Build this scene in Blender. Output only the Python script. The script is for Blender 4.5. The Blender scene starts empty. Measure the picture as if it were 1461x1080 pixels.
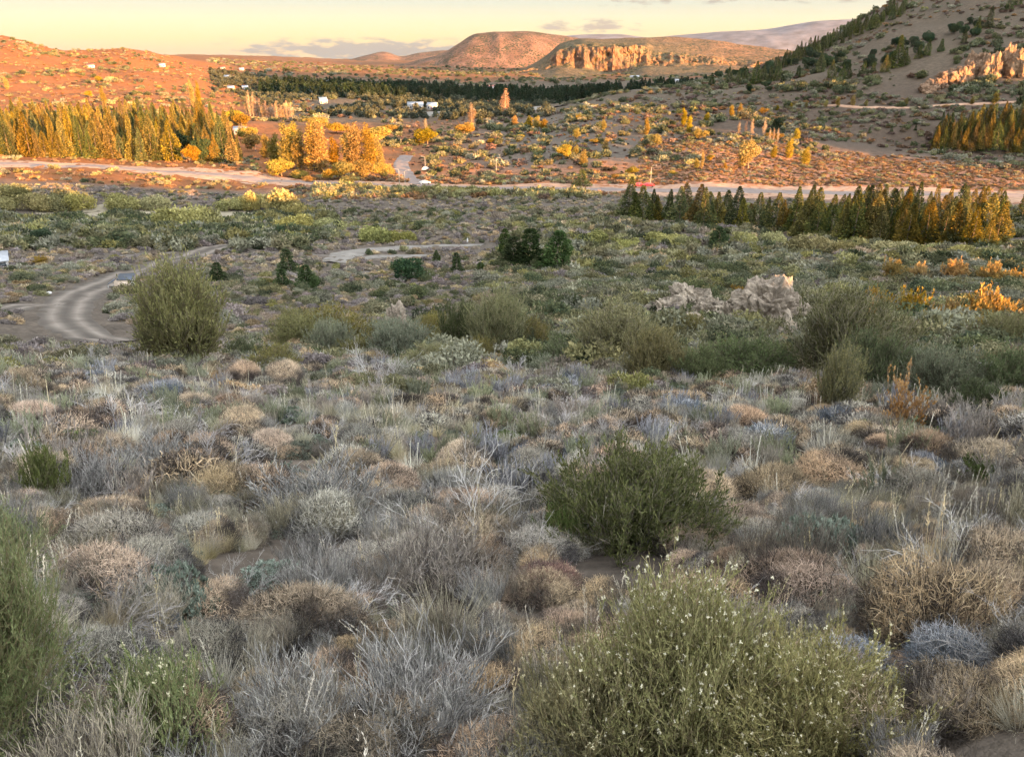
import bpy, math, random
import numpy as np
from math import radians as R_, tan, sin, cos, pi
from mathutils import Vector
random.seed(7)
rng = np.random.default_rng(11)
sc = bpy.context.scene
ROOT = sc.collection

# ---------------------------------------------------------------- camera, sky, sun, exposure
F, CX, CY, PITCH = 1103.0, 730.5, 540.0, R_(23.0)
camd = bpy.data.cameras.new('camera'); camo = bpy.data.objects.new('camera', camd); ROOT.objects.link(camo)
camd.sensor_width = 36; camd.lens = 36*F/1461; camd.clip_start = 0.05; camd.clip_end = 60000
camo.location = (0, 0, 0); camo.rotation_euler = (pi/2 - PITCH, 0, 0)
sc.camera = camo

SUN_AZ, SUN_EL = 45.0, 4.6        # degrees to the right of straight behind the camera; height
sdir = Vector((sin(R_(SUN_AZ))*cos(R_(SUN_EL)), -cos(R_(SUN_AZ))*cos(R_(SUN_EL)), sin(R_(SUN_EL))))
sl = bpy.data.lights.new('sun', 'SUN'); so = bpy.data.objects.new('sun', sl); ROOT.objects.link(so)
sl.energy = 5.0; sl.color = (1.0, 0.49, 0.17); sl.angle = R_(0.5)
so.rotation_euler = sdir.to_track_quat('Z', 'Y').to_euler(); so.location = (300, -100, 200)

sc.view_settings.view_transform = 'Standard'; sc.view_settings.look = 'None'
sc.view_settings.exposure = 3.1; sc.view_settings.gamma = 1.0; sc.view_settings.use_curve_mapping = False
sc.render.engine = 'CYCLES'
sc.cycles.max_bounces = 5; sc.cycles.diffuse_bounces = 3; sc.cycles.glossy_bounces = 1
sc.cycles.transmission_bounces = 2; sc.cycles.transparent_max_bounces = 4; sc.cycles.volume_bounces = 0
sc.cycles.use_adaptive_sampling = True; sc.cycles.adaptive_threshold = 0.02

def nodes_of(tree):
    N = tree.nodes; L = tree.links
    def add(t, **kw):
        n = N.new(t)
        for k, v in kw.items():
            if k == 'inp':
                for i, val in v.items(): n.inputs[i].default_value = val
            else: setattr(n, k, v)
        return n
    return N, L, add

w = bpy.data.worlds.new('World'); sc.world = w; w.use_nodes = True
N, L, add = nodes_of(w.node_tree); N.clear()
out = add('ShaderNodeOutputWorld'); bg = add('ShaderNodeBackground', inp={1: 0.107}); L.new(bg.outputs[0], out.inputs[0])
sky = add('ShaderNodeTexSky', sky_type='NISHITA', sun_disc=False, sun_elevation=R_(SUN_EL), sun_rotation=R_(180-SUN_AZ), altitude=800)
tc = add('ShaderNodeTexCoord'); sep = add('ShaderNodeSeparateXYZ'); L.new(tc.outputs['Generated'], sep.inputs[0])
ramp = add('ShaderNodeValToRGB'); L.new(sep.outputs[2], ramp.inputs[0])
cr = ramp.color_ramp; cr.elements[0].position = 0.0; cr.elements[0].color = (0.88, 0.64, 0.42, 1)
cr.elements[1].position = 1.0; cr.elements[1].color = (0.86, 0.90, 0.96, 1)
for p, c in ((0.012, (0.92, 0.73, 0.42, 1)), (0.028, (0.86, 0.77, 0.52, 1)), (0.052, (0.62, 0.67, 0.62, 1)),
             (0.14, (0.66, 0.71, 0.69, 1)), (0.40, (0.80, 0.86, 0.92, 1))):
    e = cr.elements.new(p); e.color = c
def math_(op, a, b=None, c=None, clamp=False):
    n = add('ShaderNodeMath', operation=op, use_clamp=clamp)
    for i, v in enumerate((a, b, c)):
        if v is None: continue
        if isinstance(v, (int, float)): n.inputs[i].default_value = v
        else: L.new(v, n.inputs[i])
    return n.outputs[0]
az = math_('ARCTAN2', sep.outputs[0], sep.outputs[1])
azd = math_('MULTIPLY', az, 180/pi); eld = math_('MULTIPLY', math_('ARCSINE', sep.outputs[2]), 180/pi)
cmb = add('ShaderNodeCombineXYZ'); L.new(azd, cmb.inputs[0]); L.new(math_('MULTIPLY', eld, 4.2), cmb.inputs[1])
ns = add('ShaderNodeTexNoise', inp={2: 0.55, 3: 6.0, 4: 0.6}); L.new(cmb.outputs[0], ns.inputs[0])
def bump(x, c, wdt):   # 1 at c falling to 0 at c +- wdt
    return math_('SUBTRACT', 1.0, math_('ABSOLUTE', math_('DIVIDE', math_('SUBTRACT', x, c), wdt)), clamp=True)
def mixc(fac, a, b):
    n = add('ShaderNodeMix', data_type='RGBA'); L.new(fac, n.inputs[0]); L.new(a, n.inputs[6])
    if isinstance(b, tuple): n.inputs[7].default_value = b
    else: L.new(b, n.inputs[7])
    return n.outputs[2]
# sky above the picture brightened, an unseen veil added to lift the fill light
vm = add('ShaderNodeVectorMath', operation='SCALE'); L.new(ramp.outputs[0], vm.inputs[0]); 
# and the sunset side, behind the camera to the right, glows much brighter than the east
dt = add('ShaderNodeVectorMath', operation='DOT_PRODUCT', inp={1: (sin(R_(SUN_AZ)), -cos(R_(SUN_AZ)), .35)}); L.new(tc.outputs['Generated'], dt.inputs[0])
gl = add('ShaderNodeMapRange', inp={1: -.35, 2: .95, 3: 0.0, 4: 1.0}); L.new(dt.outputs[1], gl.inputs[0])
g2 = math_('MULTIPLY', math_('POWER', gl.outputs[0], 2.2), 5.4)
hz2 = add('ShaderNodeMapRange', inp={1: 0.10, 2: 0.5, 3: 1.0, 4: 1.45}); L.new(sep.outputs[2], hz2.inputs[0])
L.new(math_('ADD', hz2.outputs[0], g2), vm.inputs['Scale'])
col = vm.outputs[0]
# cirrus near the top right and the low bank on the left horizon
def cloud(col, acx, aw, ecx, ew, gain, thr, colour, amount):
    m = math_('MULTIPLY', bump(azd, acx, aw), bump(eld, ecx, ew))
    f = math_('MULTIPLY', math_('SUBTRACT', math_('ADD', ns.outputs[0], math_('MULTIPLY', m, 0.30)), thr), gain, clamp=True)
    f = math_('MULTIPLY', math_('MULTIPLY', f, math_('MULTIPLY', m, 5.0, clamp=True)), amount, clamp=True)
    return mixc(f, col, colour)
col = cloud(col, -10.0, 10.5, -0.1, 0.95, 9.0, 0.54, (0.36, 0.37, 0.40, 1), 1.0)
col = cloud(col, 5.0, 4.5, 1.45, 0.55, 8.0, 0.58, (0.42, 0.37, 0.38, 1), 1.0)
col = cloud(col, 17.0, 9.5, 3.35, 0.75, 8.0, 0.60, (0.36, 0.34, 0.36, 1), 1.0)
col = cloud(col, 8.0, 3.0, 2.9, 0.45, 8.0, 0.61, (0.40, 0.37, 0.38, 1), .9)
sk = add('ShaderNodeMix', data_type='RGBA', blend_type='ADD'); sk.inputs[0].default_value = 1.0
sc_ = add('ShaderNodeMix', data_type='RGBA', blend_type='MULTIPLY'); sc_.inputs[0].default_value = 1.0
L.new(sky.outputs[0], sc_.inputs[6]); sc_.inputs[7].default_value = (0.06, 0.06, 0.06, 1)
L.new(sc_.outputs[2], sk.inputs[6]); L.new(col, sk.inputs[7]); L.new(sk.outputs[2], bg.inputs[0])

# ---------------------------------------------------------------- noise and terrain function
_perm = np.random.default_rng(3).random((256, 256))
def vnoise(x, y, s=0):
    x = x + s*17.31; y = y + s*9.77
    xi = np.floor(x).astype(int); yi = np.floor(y).astype(int); fx = x-xi; fy = y-yi
    fx = fx*fx*fx*(fx*(fx*6-15)+10); fy = fy*fy*fy*(fy*(fy*6-15)+10)
    a = _perm[xi & 255, yi & 255]; b = _perm[(xi+1) & 255, yi & 255]; c = _perm[xi & 255, (yi+1) & 255]; d = _perm[(xi+1) & 255, (yi+1) & 255]
    return (a*(1-fx)+b*fx)*(1-fy)+(c*(1-fx)+d*fx)*fy*1.0
def fbm(x, y, o=4, s=0):
    t = 0; a = 0.5; n = 0
    for i in range(o): t = t + a*vnoise(x*2**i, y*2**i, s+i); n += a; a *= .5
    return t/n - 0.5

def slope_of(py, phi):          # z/r of the ray that leaves through photo row py at azimuth phi
    v = (CY-py)/F; b = cos(PITCH)+v*sin(PITCH); u = tan(phi)*b
    return (-sin(PITCH)+v*cos(PITCH))/math.hypot(u, b)
near = [(1080, 2.2), (1000, 2.75), (900, 3.9), (800, 5.6), (700, 8.8), (600, 15), (550, 22), (520, 30), (480, 52), (440, 76), (400, 115), (350, 163), (310, 215)]
Z = 'z'; H = 'h'
cols = {
 -45: [(270, 270), (243, 330), (222, 385), (185, 500), (165, 600), (130, 800), (90, 1000), (45, 1300), (Z, 1700, 10), (Z, 3000, -20)],
 -31.4: [(270, 270), (243, 330), (224, 385), (188, 480), (170, 570), (148, 700), (120, 900), (90, 1080), (57, 1300), (Z, 1700, -5), (Z, 3000, -30)],
 -28: [(270, 272), (246, 325), (226, 382), (190, 490), (168, 600), (142, 760), (112, 950), (92, 1100), (74, 1280), (Z, 1700, -15), (Z, 3000, -30)],
 -25: [(272, 272), (250, 320), (230, 380), (196, 480), (170, 600), (140, 780), (115, 950), (94, 1120), (73, 1350), (Z, 1700, -15), (Z, 3000, -30)],
 -22: [(274, 272), (254, 315), (234, 370), (205, 450), (180, 560), (150, 730), (125, 930), (105, 1150), (88, 1450), (Z, 1700, -15), (Z, 3000, -30)],
 -18: [(276, 275), (256, 315), (238, 365), (205, 450), (182, 560), (166, 680), (140, 900), (118, 1250), (104, 1700), (92, 2600), (86, 3500)],
 -10: [(284, 258), (266, 292), (250, 335), (222, 400), (190, 510), (166, 650), (150, 800), (135, 1050), (122, 1400), (110, 1800), (102, 2600), (95, 4000)],
 0: [(287, 252), (270, 285), (250, 335), (230, 380), (200, 450), (172, 560), (157, 720), (142, 950), (128, 1250), (118, 1600), (108, 2200), (98, 3500)],
 8: [(285, 255), (270, 285), (250, 325), (220, 380), (190, 435), (160, 520), (142, 640), (133, 790), (Z, 950, -50), (Z, 1300, -52), (110, 2200), (98, 3500)],
 15: [(H, 285, -44.5), (H, 262, -45.5), (H, 232, -45), (H, 212, -42.5), (185, 460), (150, 550), (122, 690), (112, 850), (Z, 1050, -48), (Z, 1500, -50), (100, 3500)],
 20: [(H, 285, -44.5), (H, 265, -45.5), (H, 232, -46), (H, 208, -43.5), (180, 490), (150, 540), (120, 610), (92, 725), (66, 880), (Z, 1200, -40), (Z, 3500, -50)],
 25: [(H, 285, -44.5), (H, 265, -45.5), (H, 232, -46.5), (H, 206, -45), (182, 480), (155, 520), (125, 570), (85, 640), (42, 740), (-2, 880), (Z, 1200, -10), (Z, 3500, -50)],
 31.4: [(H, 285, -44.5), (H, 270, -45.5), (H, 235, -46.8), (H, 208, -46.5), (185, 460), (158, 500), (125, 550), (85, 610), (35, 690), (-30, 820), (Z, 1100, 40), (Z, 3500, -50)],
 45: [(H, 285, -44.5), (H, 270, -45.5), (H, 235, -47), (H, 205, -47.5), (175, 500), (110, 590), (30, 680), (-80, 850), (Z, 1200, 40), (Z, 3500, -50)],
}
def pchip(x, y, xq):
    x = np.asarray(x, float); y = np.asarray(y, float); h = np.diff(x); d = np.diff(y)/h
    m = np.zeros_like(y); m[0] = d[0]; m[-1] = d[-1]
    for i in range(1, len(x)-1):
        if d[i-1]*d[i] > 0:
            w1 = 2*h[i]+h[i-1]; w2 = h[i]+2*h[i-1]; m[i] = (w1+w2)/(w1/d[i-1]+w2/d[i])
    xq = np.clip(xq, x[0], x[-1]); k = np.clip(np.searchsorted(x, xq)-1, 0, len(h)-1)
    t = (xq-x[k])/h[k]; t2 = t*t; t3 = t2*t
    return (2*t3-3*t2+1)*y[k]+(t3-2*t2+t)*h[k]*m[k]+(-2*t3+3*t2)*y[k+1]+(t3-t2)*h[k]*m[k+1]
LR = np.linspace(math.log(0.5), math.log(9000), 700)
def column(deg):
    rs = [0.3]; zs = [-1.62]
    nr = near if deg > -5 else near[:-3]+[(400, 118), (350, 176), (310, 236)]
    if deg > 18: nr = near[:-3]+[(400, 118), (350, 171), (310, 226)]
    if deg == 45: nr = near[:-6]+[(520, 37), (480, 80), (440, 100), (400, 140), (350, 182), (310, 230)]
    for e in nr + cols[deg]:
        if e[0] == H: zs.append(e[2]); rs.append(e[2]/slope_of(e[1], R_(deg)))
        elif e[0] == Z: rs.append(e[1]); zs.append(e[2])
        else: rs.append(e[1]); zs.append(slope_of(e[0], R_(deg))*e[1])
    rs.append(9500); zs.append(zs[-1]-20)
    return pchip(np.log(rs), zs, LR)
ph = sorted(cols); tab = np.array([column(p) for p in ph])
central = column(0)
def hillside(deg):     # the slope the camera stands on, carried round to the sides and behind
    y = np.exp(LR)*cos(R_(deg)); zf = np.interp(np.log(np.maximum(y, .3)), LR, central)
    zb = -1.62+3*np.tanh(-y*.1)-np.clip(-y-60, 0, 500)*.12
    x = np.exp(LR)*abs(sin(R_(deg))); drop = np.clip(x-32, 0, 500)*.24     # the spur falls away to both sides
    return np.maximum(np.where(y > 0, zf, zb)-drop, -50)
extra = [60, 75, 90, 110, 140, 180]
ph2 = [-p for p in extra[::-1]]+ph+extra
tab = np.array([hillside(p) for p in extra[::-1]]+list(tab)+[hillside(p) for p in extra])
AZG = np.linspace(-180, 180, 1441)
G = np.array([pchip(ph2, tab[:, j], AZG) for j in range(len(LR))]).T      # az x logr
def zbase(x, y):
    r = np.maximum(np.hypot(x, y), .5); a = np.degrees(np.arctan2(x, y))
    fa = np.clip((a+180)/360*1440, 0, 1439.999); fr = np.clip((np.log(r)-LR[0])/(LR[-1]-LR[0])*(len(LR)-1), 0, len(LR)-1.001)
    ia = fa.astype(int); ir = fr.astype(int); ta = fa-ia; tr = fr-ir
    return (G[ia, ir]*(1-ta)+G[ia+1, ir]*ta)*(1-tr)+(G[ia, ir+1]*(1-ta)+G[ia+1, ir+1]*ta)*tr
EL = tan(R_(SUN_EL)); SX, SY = sin(R_(SUN_AZ)), -cos(R_(SUN_AZ))      # towards the sun
# unseen ridge added to the right, its crest shaped to throw the valley into shade: crest height by cross coordinate t
RT = [-500, -60, 0, 30, 42, 48, 54, 66, 72, 80, 98, 104, 114, 124, 145, 160, 184, 194, 228, 261, 293, 330, 392, 404, 426, 431, 449, 458, 500, 545, 562, 600, 700, 900, 1150, 1400]
RZ = [75, 75, 60, 42, 24, 10, -3, -4, 3, 8, 3, -4, -5, -1, -6, -9, -9, -10, -12, -15, -20, -27, -24, 6, 9, -14, -11, 15, 28, 10, 15, 65, 100, 120, 90, 60]
def ridge(x, y):
    t = -SY*x + SX*y; s = SX*x + SY*y
    top = np.interp(t, RT, RZ) + 3.0*fbm(t/14, t*0, 3, 5)
    wdt = 45.0
    return top - np.maximum(np.abs(s-270)-8, 0)*0.9
def zfun(x, y):
    x = np.asarray(x, float); y = np.asarray(y, float); r = np.hypot(x, y)
    z = zbase(x, y)
    a = np.clip(r*.012, 0, .35)
    z = z + a*fbm(x/2.3, y/2.3, 3, 1)*1.2
    z = z + np.clip((r-12)*.02, 0, 2.2)*fbm(x/23, y/23, 4, 2)*1.3
    z = z + np.clip((r-300)*.012, 0, 10)*fbm(x/95, y/95, 5, 3)*2
    z = z + np.clip((r-900)*.01, 0, 20)*fbm(x/420, y/420, 4, 4)
    out = (x > 0.80*np.maximum(y, 0)+25) & (r > 120)
    rd = ridge(x, y)
    return np.where(out & (rd > z), rd, z)
def ray(px, py):
    u = (px-CX)/F; v = (CY-py)/F
    d = np.array([u, cos(PITCH)+v*sin(PITCH), -sin(PITCH)+v*cos(PITCH)]); return d/np.hypot(d[0], d[1])
RR = np.exp(np.linspace(math.log(1.2), math.log(8000), 1600))
def at(px, py, rmax=None):
    """point of the ground seen through photo pixel px, py"""
    d = ray(px, py); X = d[0]*RR; Y = d[1]*RR; gap = d[2]*RR - zfun(X, Y)
    k = np.argmax(gap < 0)
    if gap[k] >= 0: k = len(RR)-1
    k = max(k, 1); g0, g1 = gap[k-1], gap[k]; t = g0/(g0-g1) if g0 > 0 else 0
    r = RR[k-1]+(RR[k]-RR[k-1])*t
    return np.array([d[0]*r, d[1]*r, float(zfun(d[0]*r, d[1]*r))])
def gz(x, y): return float(zfun(x, y))
def project(x, y, z):
    f = y*cos(PITCH)-z*sin(PITCH); u = x/f; v = (y*sin(PITCH)+z*cos(PITCH))/f
    return CX+F*u, CY-F*v

# ---------------------------------------------------------------- materials
MATS = {}
def mat_plant(name, hue=.012, val=.30, sat=.15, trans=.25, rough=.8):
    """surface whose colour comes from the thing's own colour attribute, varied from plant to plant"""
    if name in MATS: return MATS[name]
    m = bpy.data.materials.new(name); m.use_nodes = True; N, L, add = nodes_of(m.node_tree); N.clear()
    o = add('ShaderNodeOutputMaterial'); at_ = add('ShaderNodeAttribute', attribute_name='Col'); oi = add('ShaderNodeObjectInfo')
    hs = add('ShaderNodeHueSaturation'); L.new(at_.outputs[0], hs.inputs['Color'])
    def mr(src, a, b):
        n = add('ShaderNodeMapRange', inp={3: a, 4: b}); L.new(src, n.inputs[0]); return n.outputs[0]
    wn = add('ShaderNodeTexWhiteNoise', noise_dimensions='1D'); L.new(oi.outputs['Random'], wn.inputs['W'])
    sp = add('ShaderNodeSeparateColor'); L.new(wn.outputs[1], sp.inputs[0])
    L.new(mr(sp.outputs[0], .5-hue, .5+hue), hs.inputs['Hue']); L.new(mr(sp.outputs[1], 1-sat, 1+sat), hs.inputs['Saturation'])
    L.new(mr(sp.outputs[2], 1-val, 1+val), hs.inputs['Value'])
    g = add('ShaderNodeNewGeometry'); nz = add('ShaderNodeTexNoise', inp={2: 2.2, 3: 3.0}); L.new(g.outputs['Position'], nz.inputs[0])
    mx = add('ShaderNodeMix', data_type='RGBA', blend_type='MULTIPLY'); mx.inputs[0].default_value = 1
    cb = add('ShaderNodeCombineColor'); v = mr(nz.outputs[0], .55, 1.45)
    for i in range(3): L.new(v, cb.inputs[i])
    L.new(hs.outputs[0], mx.inputs[6]); L.new(cb.outputs[0], mx.inputs[7])
    d = add('ShaderNodeBsdfDiffuse'); L.new(mx.outputs[2], d.inputs[0]); t = add('ShaderNodeBsdfTranslucent'); L.new(mx.outputs[2], t.inputs[0])
    ms = add('ShaderNodeMixShader', inp={0: trans}); L.new(d.outputs[0], ms.inputs[1]); L.new(t.outputs[0], ms.inputs[2]); L.new(ms.outputs[0], o.inputs[0])
    MATS[name] = m; return m
def mat_soil(name, c1, c2, c3, scale=1.0, bumpd=.05, rocky=0.0, c4=None, rough=.95, tint=False, speck=0.0):
    if name in MATS: return MATS[name]
    m = bpy.data.materials.new(name); m.use_nodes = True; N, L, add = nodes_of(m.node_tree); N.clear()
    o = add('ShaderNodeOutputMaterial'); p = add('ShaderNodeBsdfPrincipled', inp={'Roughness': rough, 'Specular IOR Level': .12}); L.new(p.outputs[0], o.inputs[0])
    g = add('ShaderNodeNewGeometry')
    def nz(s, det, r=.6):
        n = add('ShaderNodeTexNoise', inp={2: s*scale, 3: det, 4: r}); L.new(g.outputs['Position'], n.inputs[0]); return n
    def rmp(src, a, b, ca, cb):
        r = add('ShaderNodeValToRGB'); r.color_ramp.elements[0].position = a; r.color_ramp.elements[1].position = b
        r.color_ramp.elements[0].color = (*ca, 1); r.color_ramp.elements[1].color = (*cb, 1); L.new(src, r.inputs[0]); return r
    a = nz(.35, 8); b = nz(3.0, 8); c = nz(.03, 6); e = nz(14, 4)
    r1 = rmp(a.outputs[0], .38, .62, c1, c2); mx = add('ShaderNodeMix', data_type='RGBA'); L.new(r1.outputs[0], mx.inputs[6]); mx.inputs[7].default_value = (*c3, 1)
    f = rmp(c.outputs[0], .42, .6, (0, 0, 0), (1, 1, 1)); L.new(f.outputs[0], mx.inputs[0])
    m2 = add('ShaderNodeMix', data_type='RGBA', blend_type='MULTIPLY'); m2.inputs[0].default_value = 1
    f2 = rmp(b.outputs[0], .3, .7, (.55, .55, .55), (1.4, 1.4, 1.4)); L.new(mx.outputs[2], m2.inputs[6]); L.new(f2.outputs[0], m2.inputs[7])
    cout = m2.outputs[2]
    if speck:      # scrub dotted over ground too far off to show its bushes one by one
        vo = add('ShaderNodeTexVoronoi', inp={2: speck}); L.new(g.outputs['Position'], vo.inputs['Vector']); ad_ = add('ShaderNodeMath', operation='ADD'); L.new(vo.outputs['Distance'], ad_.inputs[0])
        nz4 = nz(speck*.12/scale, 4); mm = add('ShaderNodeMath', operation='MULTIPLY', inp={1: 1.1}); L.new(nz4.outputs[0], mm.inputs[0]); sb_ = add('ShaderNodeMath', operation='SUBTRACT', inp={0: .42}); L.new(mm.outputs[0], sb_.inputs[1]); L.new(sb_.outputs[0], ad_.inputs[1])
        rp = rmp(ad_.outputs[0], .22, .34, (0, 0, 0), (1, 1, 1)); m4 = add('ShaderNodeMix', data_type='RGBA'); L.new(rp.outputs[0], m4.inputs[0]); m4.inputs[6].default_value = (.035, .035, .018, 1); L.new(cout, m4.inputs[7]); cout = m4.outputs[2]
    if tint:
        ta = add('ShaderNodeAttribute', attribute_name='Col'); m3 = add('ShaderNodeMix', data_type='RGBA', blend_type='MULTIPLY'); m3.inputs[0].default_value = 1
        L.new(cout, m3.inputs[6]); L.new(ta.outputs[0], m3.inputs[7]); cout = m3.outputs[2]
    L.new(cout, p.inputs[0])
    bp = add('ShaderNodeBump', inp={0: .7, 1: bumpd}); ad = add('ShaderNodeMath', operation='ADD'); L.new(b.outputs[0], ad.inputs[0]); L.new(e.outputs[0], ad.inputs[1])
    L.new(ad.outputs[0], bp.inputs['Height']); L.new(bp.outputs[0], p.inputs['Normal'])
    MATS[name] = m; return m
def mat_plain(name, c, rough=.6, var=.12, metal=0.0, scale=3.0):
    if name in MATS: return MATS[name]
    m = bpy.data.materials.new(name); m.use_nodes = True; N, L, add = nodes_of(m.node_tree); N.clear()
    o = add('ShaderNodeOutputMaterial'); p = add('ShaderNodeBsdfPrincipled', inp={'Roughness': rough, 'Metallic': metal}); L.new(p.outputs[0], o.inputs[0])
    g = add('ShaderNodeNewGeometry'); n = add('ShaderNodeTexNoise', inp={2: scale, 3: 5.0}); L.new(g.outputs['Position'], n.inputs[0])
    r = add('ShaderNodeValToRGB'); r.color_ramp.elements[0].position = .3; r.color_ramp.elements[1].position = .7
    r.color_ramp.elements[0].color = (*[x*(1-var) for x in c], 1); r.color_ramp.elements[1].color = (*[min(1, x*(1+var)) for x in c], 1)
    L.new(n.outputs[0], r.inputs[0]); L.new(r.outputs[0], p.inputs[0]); MATS[name] = m; return m

# ---------------------------------------------------------------- mesh helpers
def mesh_np(name, V, Q, mat, C=None, smooth=False, T=None):
    me = bpy.data.meshes.new(name); V = np.asarray(V, np.float32); nq = len(Q); nt = 0 if T is None else len(T)
    me.vertices.add(len(V)); me.vertices.foreach_set('co', V.ravel())
    me.loops.add(nq*4+nt*3); me.polygons.add(nq+nt)
    li = np.asarray(Q, np.int32).ravel()
    if nt: li = np.concatenate([li, np.asarray(T, np.int32).ravel()])
    me.loops.foreach_set('vertex_index', li)
    me.polygons.foreach_set('loop_start', np.concatenate([np.arange(nq)*4, nq*4+np.arange(nt)*3]).astype(np.int32))
    if C is not None:
        a = me.color_attributes.new('Col', 'FLOAT_COLOR', 'POINT'); C = np.asarray(C, np.float32)
        a.data.foreach_set('color', np.concatenate([C, np.ones((len(C), 1), np.float32)], 1).ravel())
    me.materials.append(mat)
    if smooth: me.polygons.foreach_set('use_smooth', np.ones(nq+nt, bool))
    me.update(calc_edges=True); return me
def grid_mesh(name, V, mat, smooth=True):    # V: (a, b, 3)
    a, b = V.shape[:2]; i = np.arange(a*b).reshape(a, b)
    Q = np.stack([i[:-1, :-1], i[1:, :-1], i[1:, 1:], i[:-1, 1:]], -1).reshape(-1, 4)
    return mesh_np(name, V.reshape(-1, 3), Q, mat, smooth=smooth)
def link(o, parent=None):
    ROOT.objects.link(o)
    if parent is not None: o.parent = parent
    return o
def obj(name, me, parent=None): return link(bpy.data.objects.new(name, me), parent)
def props(o, label=None, cat=None, group=None, kind=None):
    if label: o['label'] = label
    if cat: o['category'] = cat
    if group: o['group'] = group
    if kind: o['kind'] = kind
    return o
def struct(name, me): return props(obj(name, me), kind='structure')

# ---------------------------------------------------------------- the ground: one sheet out to the horizon
az1 = np.concatenate([np.linspace(-180, -48, 90)[:-1], np.linspace(-48, 48, 860), np.linspace(48, 180, 160)[1:]])
rr1 = np.exp(np.concatenate([np.linspace(math.log(.6), math.log(200), 300)[:-1], np.linspace(math.log(200), math.log(9000), 330)]))
A, Rg = np.meshgrid(np.radians(az1), rr1, indexing='ij')
X = np.sin(A)*Rg; Y = np.cos(A)*Rg
Zg = zfun(X, Y)
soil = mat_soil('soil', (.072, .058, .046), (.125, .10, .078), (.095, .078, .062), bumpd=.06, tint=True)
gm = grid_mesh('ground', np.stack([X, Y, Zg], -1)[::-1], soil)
# the cover differs from place to place: ochre bunch grass on the left hill and fields, gravel on the right field; warm sun and hill shade are painted in too
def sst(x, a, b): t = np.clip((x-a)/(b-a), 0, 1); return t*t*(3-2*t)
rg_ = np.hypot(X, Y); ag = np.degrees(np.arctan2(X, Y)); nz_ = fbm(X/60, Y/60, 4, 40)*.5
far = sst(rg_*(1+nz_*.15), 262, 300); lf = far*(1-sst(ag+nz_*6, -11, 2)*(1-sst(rg_, 1200, 2000))); rt = far*sst(ag+nz_*5, 9, 15)*(1-sst(rg_*(1+nz_*.3), 370, 440)); hl = far*sst(ag, 2, 12)*sst(rg_, 380, 460)*(1-sst(rg_, 900, 1300))  # lf, rt: cover colour with warm sun painted in; hl: hill shade painted in
ct = far*sst(ag+nz_*5, -10, -7)*(1-sst(ag+nz_*5, 10, 14))*(1-sst(rg_*(1+nz_*.3), 330, 375)); vl = sst(rg_, 520, 640)*sst(ag+nz_*8, -19, -14)*(1-sst(rg_, 1500, 1900)); tint = np.ones(X.shape+(3,))  # ct paints warm sun beyond the highway; vl paints shade into the far valley
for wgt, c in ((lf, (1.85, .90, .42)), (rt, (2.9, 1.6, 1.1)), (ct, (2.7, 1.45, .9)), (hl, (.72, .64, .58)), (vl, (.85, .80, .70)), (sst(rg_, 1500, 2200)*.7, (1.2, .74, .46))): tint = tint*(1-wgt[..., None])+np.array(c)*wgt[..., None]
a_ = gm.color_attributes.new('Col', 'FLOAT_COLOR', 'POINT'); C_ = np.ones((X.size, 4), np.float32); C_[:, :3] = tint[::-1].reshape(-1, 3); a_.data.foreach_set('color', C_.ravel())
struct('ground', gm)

# ---------------------------------------------------------------- far hills
def hill(name, crest, r, z0, dn, db, mat, rough=8.0, nscale=300.0, shape=1.0, n=260, m=70):
    """ridge at distance r whose skyline passes through the photo points crest; dn, db: how far its foot lies before and behind"""
    px = np.linspace(crest[0][0], crest[-1][0], n); py = pchip(*zip(*crest), px)
    V = np.zeros((n, m, 3)); tt = np.linspace(-1, 1, m)
    for i in range(n):
        d = ray(px[i], py[i]); zc = d[2]*r
        tp = np.clip(min(i, n-1-i)/(n*.06), 0, 1)
        zc = z0+(zc-z0)*tp
        rr = np.where(tt < 0, r+tt*dn, r+tt*db)
        f = (0.5+0.5*np.cos(np.abs(tt)*pi))**shape
        V[i, :, 0] = d[0]*rr; V[i, :, 1] = d[1]*rr; V[i, :, 2] = z0+(zc-z0)*f
    ed = np.abs(np.sin(tt*pi))[None, :]
    nz = fbm(V[..., 0]/nscale, V[..., 1]/nscale, 5, 6); rid = -np.abs(fbm(V[..., 0]/nscale*.8, V[..., 1]/nscale*.3, 4, 8))
    V[..., 2] += rough*(nz+1.5*rid)*(0.25+ed)
    return struct(name, grid_mesh(name, V[::-1], mat))
def far_mat(name, c1, c2, c3, scale, sp=0.0): return mat_soil(name, c1, c2, c3, scale=scale, bumpd=4.0, speck=sp)
brown_hill = far_mat('steppe_hill', (.11, .062, .036), (.18, .095, .052), (.09, .07, .038), .02, .13)
mesa_mat = far_mat('mesa_hill', (.12, .065, .042), (.18, .095, .062), (.11, .062, .04), .006, .09)
blue_mat = far_mat('mountain_rock', (.075, .075, .085), (.12, .11, .12), (.085, .08, .09), .0015)
hill('far_hill', [(300, 92), (380, 92), (420, 92), (440, 85), (470, 90), (520, 80), (548, 74), (572, 80), (600, 75), (640, 72), (700, 75), (760, 90)], 7500, -150, 900, 1500, mesa_mat, 20, 500, .8)
hill('mesa_hill', [(400, 100), (470, 95), (540, 93), (575, 90), (600, 84), (630, 77), (652, 64), (680, 49), (700, 47), (750, 45), (790, 50), (830, 56), (880, 62), (960, 80), (1020, 95)], 4300, -150, 900, 1300, mesa_mat, 45, 330, .9)
hill('mountain', [(690, 62), (780, 54), (830, 50), (880, 49), (930, 54), (960, 51), (1010, 47), (1060, 44), (1100, 40), (1130, 35), (1160, 31), (1200, 28), (1300, 24), (1420, 40)], 15000, -200, 3000, 3000, blue_mat, 90, 1500, 1.0)
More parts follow.
